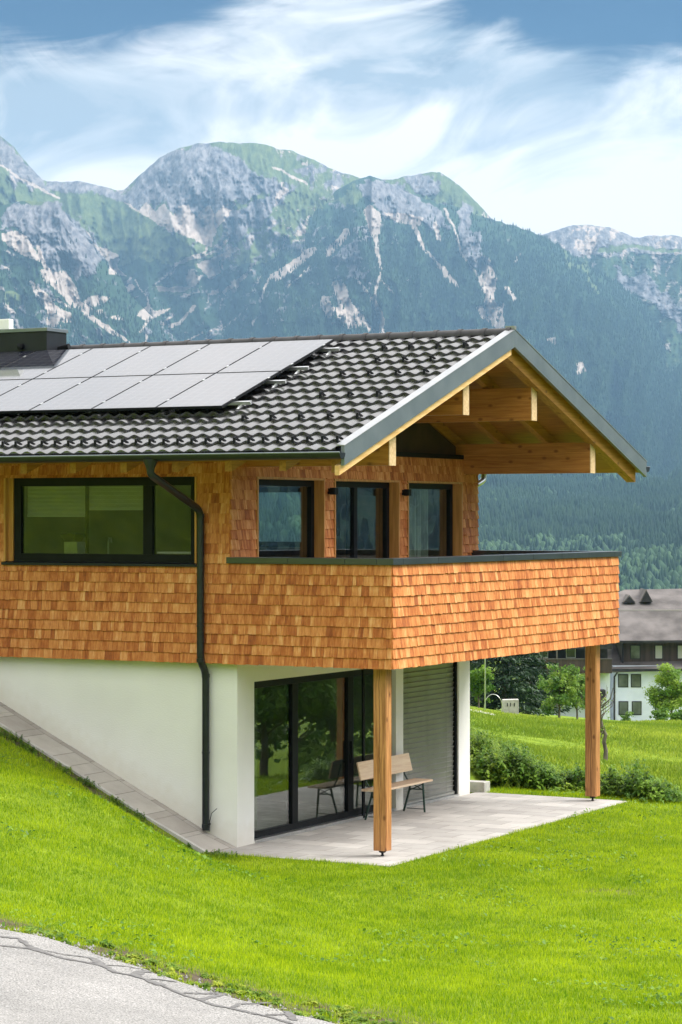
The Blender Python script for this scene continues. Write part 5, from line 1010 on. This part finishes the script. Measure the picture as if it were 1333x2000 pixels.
# bare sapling
sx_, sy_ = P_(1182, 68); sz_ = float(gz(sx_, sy_)); S = empty('fruit_tree', (sx_, sy_, sz_), label='thin bare young fruit tree with twisted trunk right of the far post', cat='tree')
m = MB(); m.tube([(0, 0, -.1), (.03, 0, .35), (-.03, 0, .6), (.02, 0, .8), (-.10, .02, 1.05), (-.16, 0, 1.5), (-.12, 0, 1.9)], [.075, .06, .055, .055, .045, .03, .015], 8); rr = random.Random(3)
for _ in range(22):
    a = rr.uniform(0, 6.28); z0 = rr.uniform(.7, 1.7); L = rr.uniform(.25, .75); m.tube([(-.1, 0, z0), (-.1+math.cos(a)*L*.5, math.sin(a)*L*.5, z0+L*.35), (-.1+math.cos(a)*L*.7, math.sin(a)*L*.6, z0+L*.95)], [.016, .009, .004], 5)
m.build('trunk', MT['bark'], S, smooth=True, xf=1); V, F, tn = leaves([[-.1, 0, 1.2], [-.1, 0, 1.7], [.1, 0, .95]], [[.35, .3, .5], [.3, .3, .3], [.3, .2, .2]], 160, .035); np_mesh('crown', V, F, MT['leafB'], S, attrs={'tone': tn})
# metal pole with thin wire hoop, pale concrete box, path
bx_, by_ = P_(948, 122); bz_ = float(gz(bx_, by_)); PL = empty('metal_pole', (bx_, by_, bz_), label='slim grey metal pole in front of the dark spruces', cat='pole')
MB().tube([(0, 0, -.1), (0, 0, 3.2)], .035, 8).build('shaft', MT['alu'], PL, smooth=True, xf=1); MB().tube([(0, 0, 3.2), (0, 0, 3.3)], [.05, .02], 8).build('cap', MT['dark_metal'], PL, smooth=True, xf=1)
bx_, by_ = P_(966, 112); bz_ = float(gz(bx_, by_)); pts = []
for a in np.linspace(0, 5.2, 26): u_ = -.05+.42*math.cos(a-.55); v_ = .45+.62*math.sin(a-.55); pts.append((bx_+RV[0]*u_, by_+RV[1]*u_, bz_+max(v_, .02)))
tag(MB().tube(pts, .014, 6).build('wire_hoop', MT['alu'], None, smooth=True), 'thin grey cable loop standing in the grass left of the concrete box', 'cable')
bx_, by_ = P_(996, 113); bz_ = float(gz(bx_, by_))+.38; Bx = empty('concrete_box', (bx_, by_, bz_), YAW, label='small pale concrete box with slots at the meadow edge', cat='box')
MB().hexa([(-.40, -.2, -.6), (.40, -.2, -.6), (.40, .25, -.6), (-.40, .25, -.6)], [(-.34, -.18, .50), (.40, -.18, .52), (.40, .25, .52), (-.34, .25, .50)]).build('body', MT['concrete'], Bx, bevel=.02, xf=1)
MB().box(-.14, -.10, -.205, -.19, .2, .36).box(.0, .04, -.205, -.19, .2, .36).box(.18, .22, -.205, -.19, .2, .36).build('slot', MT['frame'], Bx, xf=1)
Pp = [P_(880, 94), P_(925, 91), P_(965, 89.5), P_(972, 90.5), P_(935, 94), P_(922, 97), P_(880, 100)]
V = []
for a, b in zip(Pp, Pp[1:]+Pp[:1]):
    for t in np.linspace(0, 1, 6, endpoint=False): V.append((a[0]*(1-t)+b[0]*t, a[1]*(1-t)+b[1]*t))
cx_ = np.mean(V, 0); vs = [(x, y, float(gz(x, y))+.05) for x, y in V]; n = len(vs); vi = [((x+cx_[0])/2, (y+cx_[1])/2) for x, y in V]; vs += [(x, y, float(gz(x, y))+.06) for x, y in vi]+[(cx_[0], cx_[1], float(gz(*cx_))+.06)]
m = MB(); m.add(vs, [(i, (i+1) % n, n+(i+1) % n, n+i) for i in range(n)]+[(n+i, n+(i+1) % n, 2*n) for i in range(n)]); tag(m.build('gravel_path', MT['concrete'], None, smooth=True), kind='structure')
fixn(bpy.data.objects['gravel_path'])

# ------------------------------------------------------------------ neighbouring houses (about 245 m away)
MN = dict(blue=PM('pale_blue_render', (.66, .71, .82), (.74, .78, .88), 1, .9), brown=PM('dark_brown_boards', (.035, .024, .02), (.07, .045, .036), 1.5, .8, axes=(3, 3, .2)), slate=PM('weathered_shingle_roof', (.075, .066, .062), (.16, .142, .135), .5, .9, detail=8),
          pane=PM('dull_window', (.05, .06, .05), (.16, .18, .16), .6, .15), pale=PM('pale_blind', (.42, .42, .38)), black=PM('dark_balcony_wood', (.012, .012, .014), (.03, .028, .03), 2, .8), ridge=PM('pale_flashing', (.40, .36, .35)))
zpx = lambda y, D=245.: CAM[2]-(y-HOR)*D/FPX
upx = lambda px, D=245.: (px-666.5)/FPX*D
NH = empty('apartment_house', (*P_(1265, 245), zpx(1412)), YAW, label='pale blue three storey house with brown boarded top floor and grey shingle roof', cat='house')
u0 = upx(1265); Z0 = zpx(1412)
U = lambda px: upx(px)-u0
Zl = lambda y: zpx(y)-Z0
def nb(mb, name, mat, parent, **k): return mb.build(name, mat, parent, xf=1, **k)
wl = [MB(), MB()]
nb(MB().hexa([(U(1198), 0, -8), (U(1420), 0, -8), (U(1420), 9, -8), (U(1172), 9, -8)], [(U(1198), 0, Zl(1300)), (U(1420), 0, Zl(1300)), (U(1420), 9, Zl(1300)), (U(1172), 9, Zl(1300))]), 'wall', MN['blue'], NH)
nb(MB().box(U(1218), U(1420), 1.0, 9, Zl(1305), Zl(1247)), 'upper_wall', MN['brown'], NH)
# skirt roof round the brown floor, main roof in two pitches
def slab(P4, t=.18):
    return MB().hexa([(x, y, z-t) for x, y, z in P4], P4)
nb(slab([(U(1192), -.9, Zl(1309)), (U(1425), -.9, Zl(1302)), (U(1425), 1.0, Zl(1291)), (U(1217), 1.0, Zl(1294))]), 'skirt_roof', MN['slate'], NH)
nb(slab([(U(1191), -.9, Zl(1309)), (U(1216), 1.02, Zl(1294)), (U(1216), 9, Zl(1248)), (U(1165), 9, Zl(1290))]), 'skirt_roof', MN['slate'], NH)
nb(MB().hexa([(U(1208), -.2, Zl(1256)), (U(1430), -.2, Zl(1252)), (U(1430), 12, Zl(1230)), (U(1150), 12, Zl(1230))], [(U(1208), -.2, Zl(1252)), (U(1430), -.2, Zl(1248)), (U(1430), 5, Zl(1195)), (U(1150), 5, Zl(1195))]), 'roof', MN['slate'], NH)
nb(MB().hexa([(U(1150), 4.9, Zl(1197)), (U(1430), 4.9, Zl(1197)), (U(1430), 12, Zl(1197)), (U(1150), 12, Zl(1197))], [(U(1150), 5.0, Zl(1194)), (U(1430), 5.0, Zl(1194)), (U(1430), 11, Zl(1155)), (U(1246), 11, Zl(1158))]), 'roof', MN['slate'], NH)
nb(MB().box(U(1150), U(1430), 4.85, 4.95, Zl(1196.5), Zl(1194)), 'roof_flashing', MN['ridge'], NH)
for a, b, y0, yt in ((1231, 1257, 1181, 1166), (1265, 1291, 1180, 1155)):
    d = nb(MB().prism([(U(a), Zl(y0)), (U(b), Zl(y0)), (U((a+b)/2), Zl(yt))], 'Y', 6.2, 11), 'dormer', MN['slate'], NH); nb(MB().prism([(U(a+2), Zl(y0)), (U(b-2), Zl(y0)), (U((a+b)/2), Zl(yt+3))], 'Y', 6.12, 6.19), 'dormer_face', MN['black'], d)
def nwin(px0, px1, y0, y1, yy, parent, pane='pane', fr=None):
    f = nb(MB().box(U(px0-1.5), U(px1+1.5), yy-.06, yy+.03, Zl(y1+1.5), Zl(y0-1.5)), 'window', fr or MT['white'], parent)
    nb(MB().box(U(px0), U(px1), yy-.09, yy-.07, Zl(y1), Zl(y0)), 'pane', MN[pane], f)
for a, b in ((1209, 1226), (1234, 1251), (1362, 1380)): nwin(a, b, 1318, 1341, 0, NH, fr=MT['frame'])
for a, b in ((1210, 1226), (1236, 1252), (1281, 1297), (1340, 1356)): nwin(a, b, 1371, 1395, 0, NH, fr=MT['frame'])
for a, b, p in ((1235, 1252, 'pane'), (1283, 1296, 'pale'), (1327, 1345, 'pale')): nwin(a, b, 1262, 1287, 1.0, NH, p, MN['black'])
nb(MB().tube([(U(1200), -.15, Zl(1412)), (U(1200), -.15, Zl(1322)), (U(1206), -.5, Zl(1311))], .09, 8).tube([(U(1219), .85, Zl(1297)), (U(1219), .85, Zl(1258)), (U(1223), .3, Zl(1252))], .09, 8), 'downpipe', MN['black'], NH)
nb(MB().box(U(1194), U(1430), -1.02, -.9, Zl(1310), Zl(1305)).box(U(1206), U(1430), -.32, -.2, Zl(1255), Zl(1251)), 'gutter', MN['black'], NH)
nb(MB().box(U(1183), U(1190), 3.0, 3.2, Zl(1372), Zl(1345)), 'side_window', MN['black'], NH)
BH = empty('balcony_house', (*P_(1095, 238), zpx(1400, 238)), YAW, label='dark timber house with long wooden balconies behind the far post', cat='house')
U = lambda px: upx(px, 238)-upx(1095, 238); Zl = lambda y: zpx(y, 238)-zpx(1400, 238)
nb(MB().box(U(1046), U(1192), 0, 9, -8, Zl(1308)), 'wall', MN['blue'], BH); nb(MB().box(U(1046), U(1188), .4, 9, Zl(1308), Zl(1225)), 'upper_wall', MN['black'], BH)
nb(MB().hexa([(U(1035), -2, Zl(1232)), (U(1200), -2, Zl(1232)), (U(1200), 9, Zl(1232)), (U(1035), 9, Zl(1232))], [(U(1035), -2, Zl(1228)), (U(1200), -2, Zl(1228)), (U(1200), 5, Zl(1190)), (U(1035), 5, Zl(1190))]), 'roof', MN['slate'], BH)
for y0, y1 in ((1313, 1286), (1266, 1250)):
    bb = nb(MB().box(U(1040), U(1192), -1.6, -1.5, Zl(y0), Zl(y1)).box(U(1040), U(1192), -1.5, .0, Zl(y0), Zl(y0-2)), 'balcony', MN['brown'] if y0 > 1300 else MN['black'], BH); nb(MB().box(U(1038), U(1193), -1.68, -1.45, Zl(y1), Zl(y1-1.8)), 'handrail', MN['slate'], bb)
nb(MB().box(U(1084), U(1087), -1.6, -1.4, Zl(1400), Zl(1235)).box(U(1140), U(1143), -1.6, -1.4, Zl(1400), Zl(1235)), 'column', MN['slate'], BH)
for a, b in ((1054, 1077),):
    nwin(a, b, 1303, 1328, 0, BH); nb(MB().box(U(1061), U(1062.5), -.12, -.09, Zl(1328), Zl(1303)).box(U(1069), U(1070.5), -.12, -.09, Zl(1328), Zl(1303)), 'window_bar', MT['white'], BH)
nb(MB().box(U(1100), U(1134), -.08, .02, Zl(1356), Zl(1308)), 'door', MN['black'], BH); nb(MB().box(U(1046), U(1180), -1.5, .0, Zl(1366), Zl(1346)), 'lower_balcony', MN['black'], BH); nwin(1055, 1070, 1268, 1284, .4, BH); nwin(1108, 1124, 1268, 1284, .4, BH)
SH = empty('shed', (*P_(930, 170), zpx(1345, 170)), YAW, label='small white shed glimpsed between the dark spruces', cat='shed'); U = lambda px: upx(px, 170)-upx(930, 170)
nb(MB().box(U(915), U(944), 0, 2, -3, .5), 'wall', MT['white'], SH); nb(MB().prism([(U(912), .5), (U(947), .5), (U(930), 1.0)], 'Y', -.2, 2.2), 'roof', MN['slate'], SH)

# ------------------------------------------------------------------ rank plants beyond the terrace
def rank(name, x, y, w_, h, n, lf, label, mat='weed', cat='plant', group=None, asp=2.0, seed=0):
    z = float(gz(x, y)); T = empty(name, (x, y, z), label=label, cat=cat, group=group); r2 = np.random.default_rng(seed); ns = max(8, int(n/30)); V = []; tn = []; st = MB()
    for i in range(ns):
        bx, by = r2.normal(size=2)*[w_*.42, w_*.36]; hh = h*r2.uniform(.45, 1.05)*math.exp(-(bx*bx+by*by)/(w_*w_)*1.2); lx, ly = r2.normal(size=2)*.12*hh; bz = float(gz(x+bx, y+by))-z
        k = int(30*hh/h)+5; t = r2.random(k)**.7; p = np.c_[bx+lx*t, by+ly*t, bz+hh*t]; an = r2.uniform(0, 6.28, k); a = np.c_[np.cos(an), np.sin(an), r2.uniform(-.2, .7, k)]; a /= np.linalg.norm(a, axis=1)[:, None]
        b = np.cross(a, [0, 0, 1.]); b /= np.linalg.norm(b, axis=1)[:, None]; s_ = lf*(.6+.8*r2.random((k, 1)))*(1.1-.6*t[:, None]); p0 = p; p1 = p+a*s_*asp
        V.append(np.stack([p0, (p0+p1)/2+b*s_*.33+[0, 0, .25*lf], p1-np.c_[0*an, 0*an, s_[:, 0]*.4], (p0+p1)/2-b*s_*.33+[0, 0, .25*lf]], 1).reshape(-1, 3)); tn.append(np.repeat(r2.uniform(-.2, .45)+r2.uniform(-.1, .1, k), 4))
        if i % 2 == 0: st.tube([(bx, by, bz-.02), (bx+lx, by+ly, bz+hh)], [.006, .003], 4)
    V = np.concatenate(V); np_mesh('foliage', V, np.arange(len(V)).reshape(-1, 4), MT[mat], T, attrs={'tone': np.concatenate(tn)}); return T
def Pz(px, py, z=None):
    p = ray_ground(px, py); return float(p[0]), float(p[1])
RK = [(962, 1532, .5, .62, 1500, .09, 'broad leaved weeds with pointed leaves beside the concrete step'), (1000, 1538, .55, .68, 1700, .095, 'tall dark clump of leafy weeds at the middle of the terrace back edge'), (1045, 1542, .5, .50, 1500, .08, 'bushy green weeds in front of the meadow left of the far post'),
      (930, 1490, .6, .55, 1500, .08, 'light green weeds against the white house corner'), (1090, 1545, .45, .36, 1100, .075, 'low weeds left of the far post'), (1128, 1548, .4, .5, 1100, .075, 'weeds just behind the foot of the far post'), (1190, 1556, .4, .5, 1100, .075, 'weeds just right of the far post'),
      (1232, 1560, .5, .62, 1500, .08, 'tall weed clump with upright shoot right of the far post'), (1275, 1566, .5, .42, 1200, .075, 'bushy weeds near the right end of the terrace'), (1312, 1566, .4, .28, 1000, .04, 'last low weeds at the right picture edge')]
for i, (px, py, w2, h, n, lf, lb) in enumerate(RK):
    p = Pz(px, py); rank('weed_clump', p[0]+.0, p[1]+.25, w2, h, n, lf, lb, 'weed' if i in (0, 3, 4) else 'hedge', 'weeds', 'rank weeds behind the terrace', seed=i+1)
rank('weed_clump', *Pz(1233, 1545), .16, .9, 400, .04, 'single tall weed stalk rising above the clump right of the far post', 'hedge', 'weeds', 'rank weeds behind the terrace', seed=44)
p = Pz(970, 1500); 
for i, (px, py, w2, h) in enumerate([(975, 1505, .8, .5), (1030, 1510, .8, .45), (1080, 1520, .7, .35), (930, 1455, .8, .5), (985, 1470, .9, .4)]): rank('weed_clump', *Pz(px, py), w2, h, 1800, .05, 'light green weeds in the meadow behind the terrace clumps', 'weed', 'weeds', 'light weeds in the meadow', seed=60+i)
# dandelion and plantain rosettes in the verge, dark tufts at the paved strip
vx = [(250, 1868), (330, 1890), (360, 1888), (410, 1905), (440, 1922), (465, 1935), (500, 1945), (525, 1942), (560, 1950), (600, 1958), (640, 1968), (300, 1862), (150, 1845), (205, 1852), (90, 1832), (480, 1906), (540, 1918), (590, 1932), (665, 1985), (700, 1970)]
vr = random.Random(77)
for i in range(130):
    x_ = vr.uniform(4.3, 10.2) if i > 20 else vr.uniform(5.5, 9); y_ = float(edge_y(x_))+vr.uniform(.02, .5)*(1+.12*max(0, x_-4.5)); sz = vr.uniform(.04, .11); rank('verge_weed', x_, y_, sz, sz*vr.uniform(.3, .6), int(90+900*sz), vr.uniform(.018, .034), 'low leafy weed in the soil strip along the road edge', vr.choice(('weed', 'weed', 'meadow')), 'weeds', 'low weeds along the road edge', asp=1.6, seed=90+i)
for i in range(44):
    q = (vr.uniform(-4.2, .45), -.66-abs(vr.gauss(0, .22))); sz = vr.uniform(.07, .2); rank('strip_weed', q[0], q[1], sz, sz*.7, int(60+900*sz), .028, 'dark leafy weed tuft beside the sloping paved strip', vr.choice(('hedge', 'weed', 'hedge')), 'weeds', 'weed tufts along the paved strip', asp=1.4, seed=430+i)

# loose stones along the crumbling road edge
n = 900; x = rng.uniform(2.5, 11, n); y = edge_y(x)+rng.normal(size=n)*.16-.0; z = gz(x, y)+.008; s_ = rng.uniform(.006, .022, n)[:, None, None]
tet = np.array([[1, 0, -.3], [-.5, .87, -.3], [-.6, -.8, -.3], [.1, 0, .7]])[None]*(.6+.8*rng.random((n, 4, 1)))*s_+np.stack([x, y, z+.004], -1)[:, None]
tag(np_mesh('gravel', tet.reshape(-1, 3), (np.arange(n)[:, None, None]*4+np.array([[0, 1, 3], [1, 2, 3], [2, 0, 3]])[None]).reshape(-1, 3), MT['road']), 'small loose stones along the crumbling road edge', 'gravel', kind='stuff')
# ------------------------------------------------------------------ grass blades
def grass(n, D0, D1, pxa, pxb, hgt, wid, name, label, mask, dens_pow=1., mat='grass'):
    D = (rng.uniform(D0**dens_pow, D1**dens_pow, n))**(1/dens_pow); px = rng.uniform(pxa, pxb, n); u_ = (px-666.5)/FPX*D; x = CAM[0]+DV[0]*D+RV[0]*u_; y = CAM[1]+DV[1]*D+RV[1]*u_; k = mask(x, y); x, y = x[k], y[k]; n = len(x); z = gz(x, y)
    tuft = fbm(x*2.2, y*2.2, 3); big = fbm(x*.35+9, y*.35, 3); h = hgt*(.55+.9*rng.random(n))*(.6+.8*tuft); ang = rng.uniform(0, 6.28, n); w2 = wid*(.6+.8*rng.random(n))/2; lean = rng.normal(size=(n, 2))*.33*h[:, None]
    ax, ay = np.cos(ang)*w2, np.sin(ang)*w2; V = np.stack([np.stack([x-ax, y-ay, z-.01], -1), np.stack([x+ax, y+ay, z-.01], -1), np.stack([x+lean[:, 0], y+lean[:, 1], z+h], -1)], 1).reshape(-1, 3)
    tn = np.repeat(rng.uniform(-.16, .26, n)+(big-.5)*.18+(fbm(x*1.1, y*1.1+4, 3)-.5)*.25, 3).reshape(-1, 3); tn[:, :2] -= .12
    o = np_mesh(name, V, np.arange(3*n).reshape(n, 3), MT[mat], attrs={'tone': tn.ravel()}); return tag(o, label, 'grass', kind='stuff')
def m_lawn(x, y):
    inside = (x > TX0-.0) & (x < TX1-.02+.03*np.sin(y*3)) & (y > TY0+.02+.03*np.sin(x*4)) & (y < TY1+.02); hs = (x < .05) & (y > -.60) & (y < 9); road = (y < edge_y(x)+.02)
    p = 1-.86*soil_mask(x, y); return ~inside & ~hs & ~road & (rng.random(len(x)) < p)
n = 26000; D = rng.uniform(18, 40, n)**1.; px = rng.uniform(-300, 1700, n); u_ = (px-666.5)/FPX*D; x = CAM[0]+DV[0]*D+RV[0]*u_; y = CAM[1]+DV[1]*D+RV[1]*u_
k = (fbm(x*.9+31, y*.9, 3) > .60) & m_lawn(x, y); x, y = x[k], y[k]; n = len(x); z = gz(x, y)+rng.uniform(.02, .05, n); a = rng.uniform(0, 6.28, n); s_ = rng.uniform(.010, .024, n); A_ = np.stack([np.cos(a)*s_, np.sin(a)*s_, rng.normal(size=n)*.4*s_], -1); B_ = np.stack([-np.sin(a)*s_, np.cos(a)*s_, rng.normal(size=n)*.4*s_], -1); p = np.stack([x, y, z], -1)
tag(np_mesh('clover', np.stack([p-A_, p-B_, p+A_, p+B_], 1).reshape(-1, 3), np.arange(4*n).reshape(n, 4), MT['hedge'], attrs={'tone': np.repeat(rng.uniform(-.1, .4, n), 4)}), 'patches of darker clover and small broad leaves in the lawn', 'clover', kind='stuff')
grass(1200000, 17.5, 46, -420, 2000, .038, .0085, 'grass', 'short bright green lawn grass around the terrace', m_lawn, 1.6)
grass(260000, 40, 118, 620, 1900, .10, .045, 'grass', 'longer meadow grass behind the terrace', m_lawn, 1.2, 'meadow')
